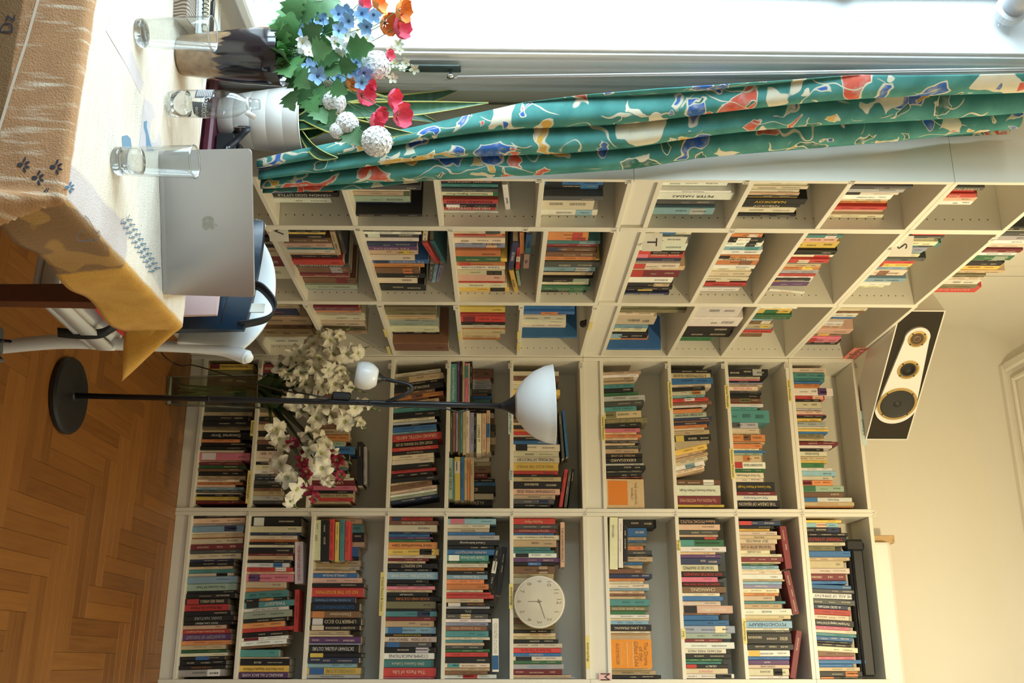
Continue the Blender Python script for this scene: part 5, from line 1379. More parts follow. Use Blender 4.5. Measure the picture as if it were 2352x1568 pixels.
def cush(u, v, s):
    a = 2*u-1; b = 2*v-1; th = .022*max(0, (1-abs(a)**4)*(1-abs(b)**4))**.5
    return Vector((.205*a*(1-.06*b*b)+.008, .185*b*(1-.06*a*a)-.205, .4335+.024+s*th))
cm = MB().grid(18, 18, lambda u, v: cush(u, v, 1)); cm.grid(18, 18, lambda u, v: cush(v, u, -1))
co = build(cm, 'seat_cushion', M_REDC, smooth=True, M=CHM); tag(co, 'flat red seat cushion on the white plastic chair', 'cushion')
# leather handbag standing on the cushion against the backrest
M_BLUEL = mat('dark_blue_leather', (.008, .022, .042), .2, noise=.2, nscale=8, bump=.08, bscale=60)
bag = empty('handbag', CHM @ Matrix.Translation((-.01, -.075, .479))); tag(bag, 'dark blue leather handbag leaning on the white chair back', 'handbag')
def bagpt(u, v, s):
    a = 2*u-1
    x = .205*a*(1-.10*v); z = .355*v-.012*abs(a)**3*v+.03*(.5-u)*v
    return Vector((x, s*(.045*(1-v*.85)*(1-abs(a)**6*.6)+.006)+.045*v, z))
bm_ = MB().grid(20, 14, lambda u, v: bagpt(u, v, -1)); bm_.grid(20, 14, lambda u, v: bagpt(1-u, v, 1))
for v_ in (0, 1):
    pass
n_ = 20*14
fs = []
for j in range(13):
    fs.append((j*20, n_+j*20+19, n_+(j+1)*20+19, (j+1)*20)); fs.append((j*20+19, (j+1)*20+19, n_+(j+1)*20, n_+j*20))
for i in range(19):
    fs.append((i+1, i, n_+19-i, n_+18-i)); fs.append((13*20+i, 13*20+i+1, n_+13*20+18-i, n_+13*20+19-i))
for f in fs: bm_.f.append(f); bm_.mi.append(0)
build(bm_, 'bag_body', M_BLUEL, bag, smooth=True); shade_auto(bag.children[-1], 50)
for s in (-1, 1):
    build(MB().tube([bagpt(.06+.88*i/16, .80, s)+Vector((0, s*.002, 0)) for i in range(17)], .0016, 5), 'seam', M_BLACKL, bag, smooth=True)
hp = bez([(.035, .036, .33), (.05, .03, .375), (.10, .04, .415), (.14, .045, .40), (.16, .04, .345), (.165, .04, .31)], 6)
hb = MB(); vs = []
for p in hp: vs += [p+Vector((-.004, -.018, .006)), p+Vector((.004, .018, -.010))]
hb.add(vs, [(2*i, 2*i+1, 2*i+3, 2*i+2) for i in range(len(hp)-1)])
ho = build(hb, 'handle', M_BLACKL, bag, smooth=True); q = ho.modifiers.new('thickness', 'SOLIDIFY'); q.thickness = .005
build(MB().bbox(.095, .125, .042, .046, .325, .385, .001), 'paper_tag', M_TAG, bag)
# pale pink pouch in front of the bag
M_PINK = mat('pale_pink_leather', (.62, .44, .42), .35, noise=.08)
pk = empty('pouch', CHM @ Matrix.Translation((.05, -.16, .4795))); tag(pk, 'pale pink leather pouch in front of the dark handbag', 'pouch')
def pch(u, v, s):
    a = 2*u-1; return Vector((.135*a*(1-.12*v), s*(.022*(1-.7*v)*(1-abs(a)**5*.7)+.004)+.02*v, .275*v))
pm_ = MB().grid(14, 10, lambda u, v: pch(u, v, -1)); pm_.grid(14, 10, lambda u, v: pch(1-u, v, 1)); n_ = 140; fs = []
for j in range(9): fs += [(j*14, n_+j*14+13, n_+(j+1)*14+13, (j+1)*14), (j*14+13, (j+1)*14+13, n_+(j+1)*14, n_+j*14)]
for i in range(13): fs += [(i+1, i, n_+13-i, n_+12-i), (9*14+i, 9*14+i+1, n_+9*14+12-i, n_+9*14+13-i)]
for f in fs: pm_.f.append(f); pm_.mi.append(0)
build(pm_, 'pouch_body', M_PINK, pk, smooth=True); shade_auto(pk.children[-1], 50)
build(MB().tube([pch(i/12, .55, -1)+Vector((0, -.003, 0)) for i in range(13)], .002, 5), 'zip', M_STEEL, pk, smooth=True)
# black strap hanging over the side of the seat
stp = [on_y(x, y, Y) for x, y, Y in ((405, 748, -2.10), (340, 752, -2.12), (290, 742, -2.16), (262, 752, -2.18), (235, 765, -2.18), (200, 768, -2.18), (160, 766, -2.18), (132, 763, -2.18))]
sp2 = MB(); vs = []
pp = bez(stp, 5)
for i, p in enumerate(pp):
    k = i/(len(pp)-1); tw = math.radians(10+60*math.sin(math.pi*min(1, k*1.6)))
    d = (Vector((CR.x, CR.y, 0))*math.cos(tw)+Vector((-.1, .9, 0))*math.sin(tw)).normalized()*.014
    vs += [p+d, p-d]
sp2.add(vs, [(2*i, 2*i+1, 2*i+3, 2*i+2) for i in range(len(pp)-1)])
so3 = build(sp2, 'shoulder_strap', M_BLACKL, smooth=True); q = so3.modifiers.new('thickness', 'SOLIDIFY'); q.thickness = .003
tag(so3, 'black webbing strap hanging down beside the white chair seat', 'strap')
# grey bag on the floor near the table leg
M_GREYF = mat('grey_canvas', (.10, .12, .12), .9, bump=.5, bscale=220, noise=.2)
gb_ = empty('canvas_bag', Matrix.Translation((.725, -2.50, 0)) @ Matrix.Rotation(.25, 4, 'Z')); tag(gb_, 'grey canvas bag with dark tab standing by the table leg', 'bag')
def gbp(u, v):
    a = 2*math.pi*u; r = (1-.45*v**2.2); return Vector((.075*math.cos(a)*r, .12*math.sin(a)*r-.02*v, .30*v+.006*math.sin(3*a)*v))
g_ = MB().grid(25, 12, gbp); g_.add([gbp(i/24, 1) for i in range(24)], [tuple(range(24))]); g_.add([gbp(i/24, 0) for i in range(24)], [tuple(range(23, -1, -1))])
build(g_, 'bag_body', M_GREYF, gb_, smooth=True)
build(MB().bbox(-.004, .004, -.035, .012, .295, .335, .003), 'tab', M_BLACKL, gb_); build(MB().tube(bez([(.03, .03, .28), (.05, .0, .315), (.03, -.045, .275)], 6), .005, 6), 'handle', M_GREYF, gb_, smooth=True)

# ================================================================ FLOOR LAMP
M_BLK = mat('satin_black_metal', (.012, .012, .014), .38)
def opal(name, col):
    m = mat(name, col, .3); P = m.node_tree.nodes['Principled BSDF']; P.inputs['Subsurface Weight'].default_value = .25; P.inputs['Subsurface Radius'].default_value = (.03, .03, .03); return m
M_OPAL = opal('opal_white_plastic', (.80, .80, .78))
LP = Vector((.578, -1.387, 0))
lamp = empty('floor_lamp', loc=LP); tag(lamp, 'black floor lamp with white bowl shade and small reading arm', 'lamp')
o = build(MB().lathe([(0, .001), (.136, 0), (.141, .004), (.142, .018), (.136, .028), (.12, .033), (.02, .036), (.016, .04), (0, .04)], 56), 'base', M_BLK, lamp, smooth=True); shade_auto(o, 30)
def lp(x, y, dY=0): return on_y(x, y, LP.y+dY)-LP
ptop = lp(1152, 932)
build(MB().tube([(0, 0, .034), lp(480, 916), lp(780, 923), lp(1000, 928), ptop], .0105, 14), 'pole', M_BLK, lamp, smooth=True)
for x_, y_ in ((480, 916), (850, 925)):
    p = lp(x_, y_); build(MB().lathe([(.0112, -.004), (.0118, 0), (.0112, .004)], 14, Matrix.Translation(p)), 'joint', M_BLK, lamp, smooth=True)
ax = (lp(1190, 933.2)-lp(1150, 932)).normalized(); tilt = Matrix.Rotation(math.radians(-2.2), 4, 'Y')
Mt = Matrix.Translation(ptop) @ tilt
o = build(MB().lathe([(.0105, -.01), (.012, 0), (.020, .018), (.034, .042), (.052, .062), (.060, .068), (.058, .070), (.03, .046), (0, .03)], 36, Mt), 'shade_holder', M_BLK, lamp, smooth=True)
bowl = [(.030, .050), (.058, .064), (.095, .092), (.124, .128), (.141, .168), (.1465, .196), (.1480, .198), (.1440, .196), (.138, .168), (.121, .130), (.092, .096), (.056, .068), (.030, .054)]
o = build(MB().lathe([(r, z-.006) for r, z in bowl], 56, Mt, close=True), 'bowl_shade', M_OPAL, lamp, smooth=True)
arm = bez([lp(880, 926), lp(900, 918, -.01), lp(925, 908, -.02), lp(941, 898, -.02), lp(946, 890, -.02), lp(935, 882, -.02), lp(905, 875, -.02), lp(878, 869, -.02)], 6)
build(MB().tube(arm, .0075, 10), 'reading_arm', M_BLK, lamp, smooth=True)
hd = (lp(830, 861, -.03)-lp(878, 869, -.02)).normalized()
Mh = Matrix.Translation(lp(880, 869.5, -.02)) @ hd.to_track_quat('Z', 'X').to_matrix().to_4x4()
build(MB().lathe([(.0075, -.012), (.010, 0), (.018, .012), (.030, .026), (.033, .034), (.030, .036), (0, .03)], 28, Mh), 'reading_holder', M_BLK, lamp, smooth=True)
cup = [(.018, .016), (.034, .024), (.047, .042), (.052, .062), (.050, .084), (.044, .100), (.042, .100), (.048, .082), (.049, .062), (.044, .044), (.032, .028), (.018, .020)]
build(MB().lathe(cup, 36, Mh, close=True), 'reading_shade', M_OPAL, lamp, smooth=True)
swp = lp(785, 918); Ms = Matrix.Translation(swp+Vector((-.012, -.014, 0))) @ Matrix.Rotation(math.radians(3), 4, 'Y')
build(MB().bbox(-.014, .014, -.008, .008, -.034, .034, .006, Ms), 'switch', M_BLACKP, lamp)
M_CABLE = mat('black_cable', (.012, .012, .013), .45)
cab = [lp(1075, 939, -.012), lp(1055, 947, -.012), lp(1020, 938, -.015), lp(950, 934, -.012), lp(880, 932, -.012), lp(820, 924, -.014)]
cab2 = [lp(760, 915, -.014), lp(700, 904, -.03), lp(630, 893, .15), lp(560, 872, .45), lp(490, 851, .70), lp(440, 838, .8)]
e_ = on_z(378, 818, .006)-LP; e2 = on_z(330, 780, .006)-LP
cab2 += [e_+Vector((.03, .05, .06)), e_, e_+Vector((-.03, -.25, 0)), Vector((-.35, .45, .006)), Vector((-.45, -.4, .006))]
build(MB().tube(bez(cab, 6), .003, 7), 'cable', M_CABLE, lamp, smooth=True)
build(MB().tube(bez(cab2, 8), .003, 7), 'mains_cable', M_CABLE, lamp, smooth=True)

# ================================================================ GLASS VASE WITH GLADIOLI ON THE FLOOR
GV = Vector((.262, -.262, 0)); GH = .438; gr = Matrix.Translation(GV) @ Matrix.Rotation(math.radians(12), 4, 'Z')
gv = empty('glass_vase', gr); tag(gv, 'tall square clear glass vase of gladioli standing on the floor', 'vase')
gm = MB()
def sq(h, z): return [(-h, -h, z), (h, -h, z), (h, h, z), (-h, h, z)]
vs = sq(.066, 0)+sq(.078, GH)+sq(.074, GH)+sq(.062, .03)
fs = [(3, 2, 1, 0)]
for a, b in ((0, 4), (4, 8), (8, 12)):
    for i in range(4):
        j = (i+1) % 4; fs.append((a+i, a+j, b+j, b+i))
fs.append((12, 13, 14, 15))
gm.add(vs, fs); build(gm, 'vase_wall', thin_glass('greenish_glass', (.90, .93, .885), .14, .6), gv)
M_VEDGE = mat('vase_edge_glass', (.90, .96, .90), .04, trans=.9)
for i in range(4):
    a_, b_ = Vector(sq(.0655, .002)[i]), Vector(sq(.0775, GH)[i]); c_ = Vector(sq(.0775, GH)[(i+1) % 4])
    build(MB().tube([a_, b_], .0022, 6), 'corner_edge', M_VEDGE, gv, smooth=True)
    build(MB().tube([b_, c_], .0024, 6), 'rim_edge', M_VEDGE, gv, smooth=True)
build(MB().prism([(p[0], p[1]) for p in sq(.0635, 0)], .0015, .027), 'thick_base', mat('green_solid_glass', (.86, .93, .88), .03, trans=1.0), gv)
M_STEM = mat('gladiolus_stem_green', (.10, .16, .05), .5); M_GLEAF = mat('gladiolus_leaf_green', (.035, .07, .03), .45, noise=.2)
M_GWHITE = mat('white_petal', (.80, .76, .62), .55, sss=.1); M_GMAG = mat('magenta_petal', (.26, .006, .035), .5, sss=.08); M_GTHROAT = mat('pale_green_throat', (.55, .60, .28), .6)
def glad_blossom(mt, name):
    mb = MB()
    for ring, (n, r0, r1, h, w, ph) in enumerate(((3, .1, .52, .42, .42, 0), (3, .1, .50, .40, .50, 60))):
        for k in range(n):
            a0 = math.radians(ph+k*120)
            for i in range(5):
                pass
            cols = []
            vs = []
            for i in range(6):
                t = i/5; rr = .05+(r1+.12)*t**1.3; zz = h*1.05*(1-(1-t)**2.2)-.36*t**3; ww = w*math.sin(math.pi*min(.985, .08+.80*t**1.25))*.53+.012
                for s in (-1, -.5, 0, .5, 1):
                    ruf = .075*math.sin(s*6+i*1.7+k*2)*t*t
                    ca, sa = math.cos(a0), math.sin(a0)
                    x = rr; y = s*ww; z = zz-.10*(s*s)*(-t)*1.0+ruf
                    vs.append((x*ca-y*sa, x*sa+y*ca, z))
            fs = []
            n0 = len(mb.v); mb.v += vs
            for i in range(5):
                for s in range(4):
                    mb.f.append((n0+i*5+s, n0+i*5+s+1, n0+(i+1)*5+s+1, n0+(i+1)*5+s)); mb.mi.append(1 if i == 0 else 0)
    mb.cur = 0
    mb.lathe([(.02, -.30), (.05, -.1), (.11, .04)], 8)
    return mb.mesh(name, [mt, M_GTHROAT], True)
ME_GW = glad_blossom(M_GWHITE, 'blossom_white'); ME_GM = glad_blossom(M_GMAG, 'blossom_magenta')
bud = MB().lathe([(0, -.3), (.10, -.18), (.13, .05), (.07, .28), (0, .38)], 8); ME_BUD = bud.mesh('bud', mat('bud_green', (.22, .28, .09), .5), True)
def sword(mb, pts, w0):
    P_ = bez(pts, 5); n = len(P_); vs = []
    side = Vector((CR.x, CR.y, 0)).normalized()
    for i, p in enumerate(P_):
        t = i/(n-1); ww = w0*min(1, 3.5*t+.35)*(1-t**3)+.0006; s = (side+Vector((.25*math.sin(i), .3, .2))).normalized()
        tg = (P_[min(i+1, n-1)]-P_[max(i-1, 0)]).normalized(); s = (s-tg*s.dot(tg)).normalized(); nn_ = s.cross(tg)
        vs += [p+s*ww, p+nn_*ww*.25, p-s*ww]
    mb.add(vs, [(3*i+k, 3*i+k+1, 3*i+3+k+1, 3*i+3+k) for i in range(n-1) for k in range(2)])
SPK = [ ('w', -.36, [(640, 838), (662, 822), (690, 805), (722, 793), (752, 782), (778, 772)], (815, 742)),
        ('w', -.34, [(664, 848), (695, 838), (728, 826), (762, 818), (795, 808), (818, 808)], (850, 795)),
        ('w', -.42, [(655, 866), (686, 858), (718, 850), (750, 846), (780, 852)], (818, 858)),
        ('w', -.24, [(668, 890), (700, 884), (735, 886), (768, 880), (798, 886)], (848, 906)),
        ('w', -.36, [(676, 916), (708, 924), (742, 936), (778, 938), (812, 932), (838, 930)], (876, 944)),
        ('w', -.30, [(694, 948), (722, 962), (756, 958), (790, 966), (822, 972)], (848, 990)),
        ('w', -.40, [(628, 985), (640, 1003), (655, 1028), (648, 1062), (656, 1100), (676, 1120), (664, 1148)], (684, 1168)),
        ('m', -.38, [(672, 1012), (688, 1055), (700, 1085), (708, 1118), (720, 1140)], (730, 1150)),
        ('w', -.34, [(702, 990), (724, 1006), (742, 1022), (766, 1030)], (808, 1066)),
        ('m', -.36, [(752, 1036), (772, 1062), (778, 1090)], (792, 1098)),
        ('w', -.42, [(704, 1030), (730, 1042), (738, 1072), (752, 1102)], (770, 1118)) ]
mouth = GV+Vector((0, 0, GH-.01))
GLABEL = ['white gladiolus spike leaning furthest to the window side', 'white gladiolus spike behind the small reading shade', 'white gladiolus spike below the reading shade',
          'white gladiolus spike directly behind the lamp pole', 'tallest white gladiolus spike rising past the lamp switch', 'white gladiolus spike just beyond the lamp pole',
          'long white gladiolus spike arching low across the lowest book rows', 'deep magenta gladiolus spike hanging lowest', 'white gladiolus spike with green buds crossing the magenta flowers',
          'short magenta gladiolus spike among white flowers', 'white gladiolus spike ending in a small hanging flower']
for si, (kind, Y, bl, tip) in enumerate(SPK):
    r_ = empty('gladiolus', loc=mouth); tag(r_, GLABEL[si], 'flower', 'gladioli in the glass vase')
    pts3 = [on_y(x, y, Y+RND.uniform(-.02, .02))-mouth for x, y in bl]
    tp = on_y(tip[0], tip[1], Y)-mouth
    bx_, by_ = RND.uniform(-.045, .045), RND.uniform(-.04, .04)
    foot = Vector((-bx_*.9, -by_*.9, -GH+.05))
    axis = [foot, Vector((bx_*.7, by_*.7, 0))]+[p+Vector((0, .02, -.006)) for p in pts3[::2]]+[tp]
    ax_ = bez(axis, 5)
    build(MB().tube(ax_, [.0055-.0035*i/(len(ax_)-1) for i in range(len(ax_))], 7), 'stem', M_STEM, r_, smooth=True)
    for k, p in enumerate(pts3):
        o = link('blossom', ME_GW if kind == 'w' else ME_GM, r_)
        s = RND.uniform(.066, .090)*(1.0 if k < len(pts3)-1 else .72)
        if kind == 'm': s *= .8
        todir = (CAM-(p+mouth)).normalized()*.8+(tp-pts3[0]).normalized()*.45+Vector((RND.uniform(-.9, .9), RND.uniform(-.3, .3), RND.uniform(-.7, .7)))
        M_ = Matrix.Translation(p+todir.normalized()*.004) @ todir.to_track_quat('Z', 'Y').to_matrix().to_4x4() @ Matrix.Rotation(RND.uniform(0, 6.28), 4, 'Z') @ Matrix.Scale(s, 4)
        o.matrix_basis = M_
    lastp = pts3[-1]
    for k in range(3):
        p = lastp.lerp(tp, (k+.6)/3); o = link('bud', ME_BUD, r_)
        dr = (tp-lastp).normalized()+Vector((RND.uniform(-.5, .5), RND.uniform(-.5, .5), RND.uniform(-.3, .3)))
        o.matrix_basis = Matrix.Translation(p) @ dr.to_track_quat('Z', 'Y').to_matrix().to_4x4() @ Matrix.Scale(.05-.010*k, 4)
    mb = MB(); sword(mb, [Vector((bx_*.5, by_*.5, -.06)), Vector((bx_*.9, by_*.9, .03)), pts3[0].lerp(pts3[min(1, len(pts3)-1)], .3)*.75+Vector((0, -.02, 0)), pts3[min(2, len(pts3)-1)]*.82+Vector((RND.uniform(-.04, .04), -.04, RND.uniform(-.03, .03)))], .017)
    build(mb, 'leaf', M_GLEAF, r_, smooth=True)
    mb = MB(); sword(mb, [foot*.6, Vector((bx_*.6, by_*.6, -.02)), Vector((bx_*1.3+RND.uniform(-.05, .05), by_*1.2-.03, .07)), Vector((bx_*2+RND.uniform(-.09, .09), by_*1.5-.05, .14+RND.uniform(0, .08)))], .030)
    build(mb, 'leaf', M_GLEAF, r_, smooth=True)

# ================================================================ ARTIFICIAL BOUQUET ON THE TABLE
M_BLUEP = mat('sky_blue_petal', (.30, .52, .82), .6, sss=.05); M_WHITEP = mat('silk_white_petal', (.90, .90, .88), .6, sss=.05); M_REDP = mat('coral_red_petal', (.80, .10, .17), .55, sss=.08)
M_ORP = mat('orange_petal', (.82, .27, .05), .55, sss=.08); M_PALE = mat('pale_green_petal', (.72, .78, .62), .6); M_LEAF = mat('silk_leaf_green', (.07, .19, .06), .5, noise=.25, nscale=30); M_BST = mat('wire_stem_green', (.09, .18, .06), .5); M_EYE = mat('flower_eye', (.05, .10, .2), .6); M_EYEY = mat('flower_eye_yellow', (.6, .5, .15), .6)
def vary(m, amt):
    N, L, P = nodes(m); oi = N.new('ShaderNodeObjectInfo'); hs = N.new('ShaderNodeHueSaturation'); mr = N.new('ShaderNodeMapRange'); mr.inputs[3].default_value = 1-amt; mr.inputs[4].default_value = 1+amt
    L.new(oi.outputs['Random'], mr.inputs[0]); L.new(mr.outputs[0], hs.inputs['Value'])
    src = P.inputs['Base Color'].links[0].from_socket if P.inputs['Base Color'].links else None
    if src: L.new(src, hs.inputs['Color'])
    else: hs.inputs['Color'].default_value = P.inputs['Base Color'].default_value
    L.new(hs.outputs[0], P.inputs['Base Color'])
vary(M_LEAF, .45); vary(M_BLUEP, .2); vary(M_GWHITE, .12)
def flat_flower(n, mt, eye, cupz=.12, wid=.42):
    mb = MB()
    for k in range(n):
        a0 = 2*math.pi*k/n; ca, sa = math.cos(a0), math.sin(a0); vs = []
        for i in range(5):
            t = i/4; rr = .05+.46*t; ww = wid*(.30+.70*t**.7)*math.sqrt(max(.05, 1-t**3.5*.95))*.62; zz = cupz*t*t+.05*t
            for s in (-1, 0, 1): vs.append(((rr-.05*abs(s)*t)*ca-s*ww*sa, (rr-.05*abs(s)*t)*sa+s*ww*ca, zz+(.06 if s else 0)*t+.03*math.sin(s*3+k)))
        n0 = len(mb.v); mb.v += vs
        for i in range(4):
            for s in range(2): mb.f.append((n0+i*3+s, n0+i*3+s+1, n0+(i+1)*3+s+1, n0+(i+1)*3+s)); mb.mi.append(0)
    mb.cur = 1; mb.lathe([(.09, 0), (.08, .06), (0, .09)], 7)
    return mb.mesh('blossom', [mt, eye], True)
def poppy(mt):
    mb = MB()
    for ring in range(2):
        for k in range(3):
            a0 = math.radians(120*k+60*ring); ca, sa = math.cos(a0), math.sin(a0); vs = []
            for i in range(7):
                t = i/6; th = t*1.5; rr = .08+.50*math.sin(th)*(1-.06*ring); zz = .52*(1-math.cos(th))-.02
                for s in range(-3, 4):
                    q_ = s/3; an = q_*1.02*(.35+.65*t)
                    ruf = .085*math.sin(q_*8+k*2.3+ring*1.3)*t*t
                    x, y = rr*math.cos(an), rr*math.sin(an); vs.append((x*ca-y*sa, x*sa+y*ca, zz+ruf-.05*abs(q_)*t))
            n0 = len(mb.v); mb.v += vs
            for i in range(6):
                for s in range(6): mb.f.append((n0+i*7+s, n0+i*7+s+1, n0+(i+1)*7+s+1, n0+(i+1)*7+s)); mb.mi.append(0)
    mb.cur = 1; mb.lathe([(0, -.12), (.07, -.06), (.09, 0), (.05, .05), (0, .06)], 8)
    return mb.mesh('poppy_blossom', [mt, M_BST], True)
ME_BLUE = flat_flower(5, M_BLUEP, M_EYE); ME_WSM = flat_flower(5, M_WHITEP, M_EYEY); ME_PALE = flat_flower(5, M_PALE, M_EYEY, .05, .34); ME_RED = poppy(M_REDP); ME_OR = poppy(M_ORP)
pm = MB(); R2 = random.Random(3)
for k in range(90):
    z = 1-2*(k+.5)/90; a = k*2.39996; r = math.sqrt(1-z*z); d = Vector((r*math.cos(a), r*math.sin(a), z))
    if d.z < -.55: continue
    M_ = Matrix.Translation(d*.40) @ d.to_track_quat('Z', 'Y').to_matrix().to_4x4() @ Matrix.Rotation(R2.uniform(0, 6), 4, 'Z') @ Matrix.Scale(.30, 4)
    for q_ in range(4):
        a0 = q_*math.pi/2; ca, sa = math.cos(a0), math.sin(a0); vs = [(.03, -.08), (.03, .08), (.36, .26), (.48, 0), (.36, -.26)]
        pm.add([M_ @ Vector((x*ca-y*sa, x*sa+y*ca, .10*math.hypot(x, y)+R2.uniform(-.03, .05))) for x, y in vs], [(0, 4, 3, 2, 1)])
pm.lathe([(0, -.30), (.2, -.22), (.30, 0), (.2, .22), (0, .30)], 10)
ME_POM = pm.mesh('pompom_blossom', M_WHITEP, True)
def leaf_mesh():
    mb = MB(); n = 9; vs = []
    for i in range(n+1):
        t = i/n; ww = .40*math.sin(math.pi*min(1, t**.75))*(1+.22*math.cos(i*math.pi))+.004; z = .10*math.sin(math.pi*t)
        vs += [(-ww, t, z+.10*ww), (0, t, z-.02), (ww, t, z+.10*ww)]
    mb.add(vs, [(3*i+k, 3*i+k+1, 3*i+3+k+1, 3*i+3+k) for i in range(n) for k in range(2)])
    return mb.mesh('leaf', M_LEAF, True)
ME_LEAF = leaf_mesh()
def P3(x, y, Y): return on_y(x, y, Y)-VTOP
def face(p, s, jit=.5, up=0):
    d = (CAM-(p+VTOP)).normalized()+Vector((RND.uniform(-jit, jit), RND.uniform(-jit, jit)*.6, RND.uniform(-jit, jit)+up))
    return Matrix.Translation(p) @ d.to_track_quat('Z', 'Y').to_matrix().to_4x4() @ Matrix.Rotation(RND.uniform(0, 6.28), 4, 'Z') @ Matrix.Scale(s, 4)
def stem_thing(name, label, group, blooms, me, size, leaves=(), jit=.5, up=0, bname='blossom'):
    e = empty(name, loc=VTOP); tag(e, label, 'flower', group)
    a = RND.uniform(0, 6.28); rr = RND.uniform(.01, .05); m0 = Vector((rr*math.cos(a), rr*math.sin(a), 0)); ft = Vector((-m0.x*.6, -m0.y*.6, -VH+.075))
    tg = Vector((0, 0, 0))
    for x, y, Y in blooms: tg += P3(x, y, Y)
    tg /= len(blooms)
    fork = m0.lerp(tg, .55)+Vector((0, .02, -.01))
    st_ = MB().tube(bez([ft, m0, fork], 5), .0018, 5)
    for x, y, Y in blooms:
        p = P3(x, y, Y); st_.tube(bez([fork, fork.lerp(p, .5)+Vector((0, .006, .008)), p+Vector((0, .004, -.004))], 4), .0012, 5)
        o = link(bname, me, e); o.matrix_basis = face(p, size*RND.uniform(.88, 1.12), jit, up)
    build(st_, 'stem', M_BST, e, smooth=True)
    for x, y, Y, s in leaves:
        p = P3(x, y, Y); src = m0.lerp(p, .4); d = (p-src).normalized(); sd = (CAM-VTOP).normalized(); zx = (sd-d*sd.dot(d)).normalized(); xx = d.cross(zx)
        L_ = s
        M_ = Matrix(((xx.x, d.x, zx.x, 0), (xx.y, d.y, zx.y, 0), (xx.z, d.z, zx.z, 0), (0, 0, 0, 1)))
        o = link('leaf', ME_LEAF, e); o.matrix_basis = Matrix.Translation(p-d*L_*.5) @ M_ @ Matrix.Rotation(RND.uniform(-.5, .5), 4, 'Y') @ Matrix.Scale(L_, 4)
Yb = -2.70
def jy(): return Yb+RND.uniform(-.07, .05)
BLG = [([(701, 70), (722, 61), (736, 46), (752, 70), (730, 58)], 'blue silk flower spray nearest the vase rim on the window side', [(644, 73), (664, 58), (676, 12)]),
       ([(778, 31), (795, 27), (801, 48), (831, 31), (858, 34), (842, 61), (778, 70)], 'blue silk flower spray highest on the window side', [(717, 27), (739, 114), (760, 20)]),
       ([(689, 139), (713, 154), (730, 173), (745, 153)], 'deep blue silk flower spray low in the middle of the bouquet', [(681, 158), (700, 184), (649, 97)]),
       ([(778, 143), (776, 179), (819, 143), (811, 162), (831, 189), (836, 167)], 'blue silk flower spray in the middle beside the largest white pompom', [(729, 206), (754, 130)])]
for bl, lab, lv in BLG:
    stem_thing('blue_flower_spray', lab, 'blue silk flowers in the ceramic vase', [(x, y, jy()-.03) for x, y in bl], ME_BLUE, .046, [(x, y, jy()-.02, .075) for x, y in lv])
stem_thing('white_flower_spray', 'small white silk flower spray close above the vase rim', 'small white silk flowers', [(695, 97, -2.76), (710, 119, -2.76), (700, 110, -2.74), (782, 126, -2.74), (799, 109, -2.73)], ME_WSM, .040, [(644, 136, -2.72, .07), (652, 112, -2.74, .07)])
stem_thing('white_flower_spray', 'small white silk flower spray between the blue flowers', 'small white silk flowers', [(770, 97, -2.74), (795, 80, -2.72), (821, 68, -2.70), (843, 90, -2.70), (810, 90, -2.73)], ME_WSM, .044, [(828, 109, -2.75, .075), (792, 122, -2.70, .06)])
stem_thing('pale_flower_spray', 'pale green-white small flower spray reaching highest', 'pale silk flowers', [(899, 114, -2.7), (918, 116, -2.7), (906, 145, -2.72), (933, 143, -2.7), (952, 158, -2.68), (902, 179, -2.7), (925, 155, -2.66), (915, 100, -2.66)], ME_PALE, .030, [])
for x, y, s, lab, lv in ((865, 150, .084, 'largest white pompom flower high in the middle of the bouquet', [(717, 240)]), (768, 235, .058, 'white pompom flower above the white flower pot', [(671, 233), (736, 264)]), (797, 284, .056, 'white pompom flower in front of the curtain edge', [(756, 274)]),
                       (775, 300, .040, 'smallest white pompom flower next to the curtain', [(740, 225)]), (865, 325, .078, 'white pompom flower furthest into the room, against the curtain', [(810, 315)])):
    stem_thing('white_pompom_flower', lab, 'white pompom flowers', [(x, y, -2.70)], ME_POM, s*1.15, [(a, b, -2.70, .07) for a, b in lv], .3, 0, 'pompom_blossom')
for x, y, s, lab in ((831, 218, .046, 'red silk poppy below the blue spray'), (896, 228, .046, 'red silk poppy high above the snake plant pot'), (911, 264, .046, 'highest red silk poppy on the room side'), (855, 281, .042, 'red silk poppy low beside the curtain'), (870, 262, .034, 'half open red silk poppy between two others near the curtain'),
                   (911, 61, .056, 'large red silk poppy in front of the bright window reveal'), (828, 6, .040, 'red silk poppy at the window edge of the photo'), (890, 128, .022, 'tiny red bud beside the largest pompom'), (848, 196, .026, 'small red silk poppy bud under the blue spray')):
    stem_thing('red_poppy', lab, 'red silk poppies', [(x, y, -2.70+RND.uniform(-.03, .05))], ME_RED, s*1.2, [], .55, 1.5, 'poppy_blossom')
for x, y, s, lab in ((860, 10, .044, 'orange silk poppy at the window edge of the photo'), (915, 24, .046, 'highest orange silk poppy before the bright reveal'), (884, 53, .042, 'orange silk poppy below the large red poppy'), (799, 187, .034, 'orange silk poppy hidden among the blue flowers')):
    stem_thing('orange_poppy', lab, 'orange silk poppies', [(x, y, -2.68+RND.uniform(-.03, .03))], ME_OR, s*1.2, [], .55, 1.5, 'poppy_blossom')
fol = empty('foliage_stem', loc=VTOP); tag(fol, 'leafy green stem around the rim of the ceramic vase', 'foliage')
st_ = MB()
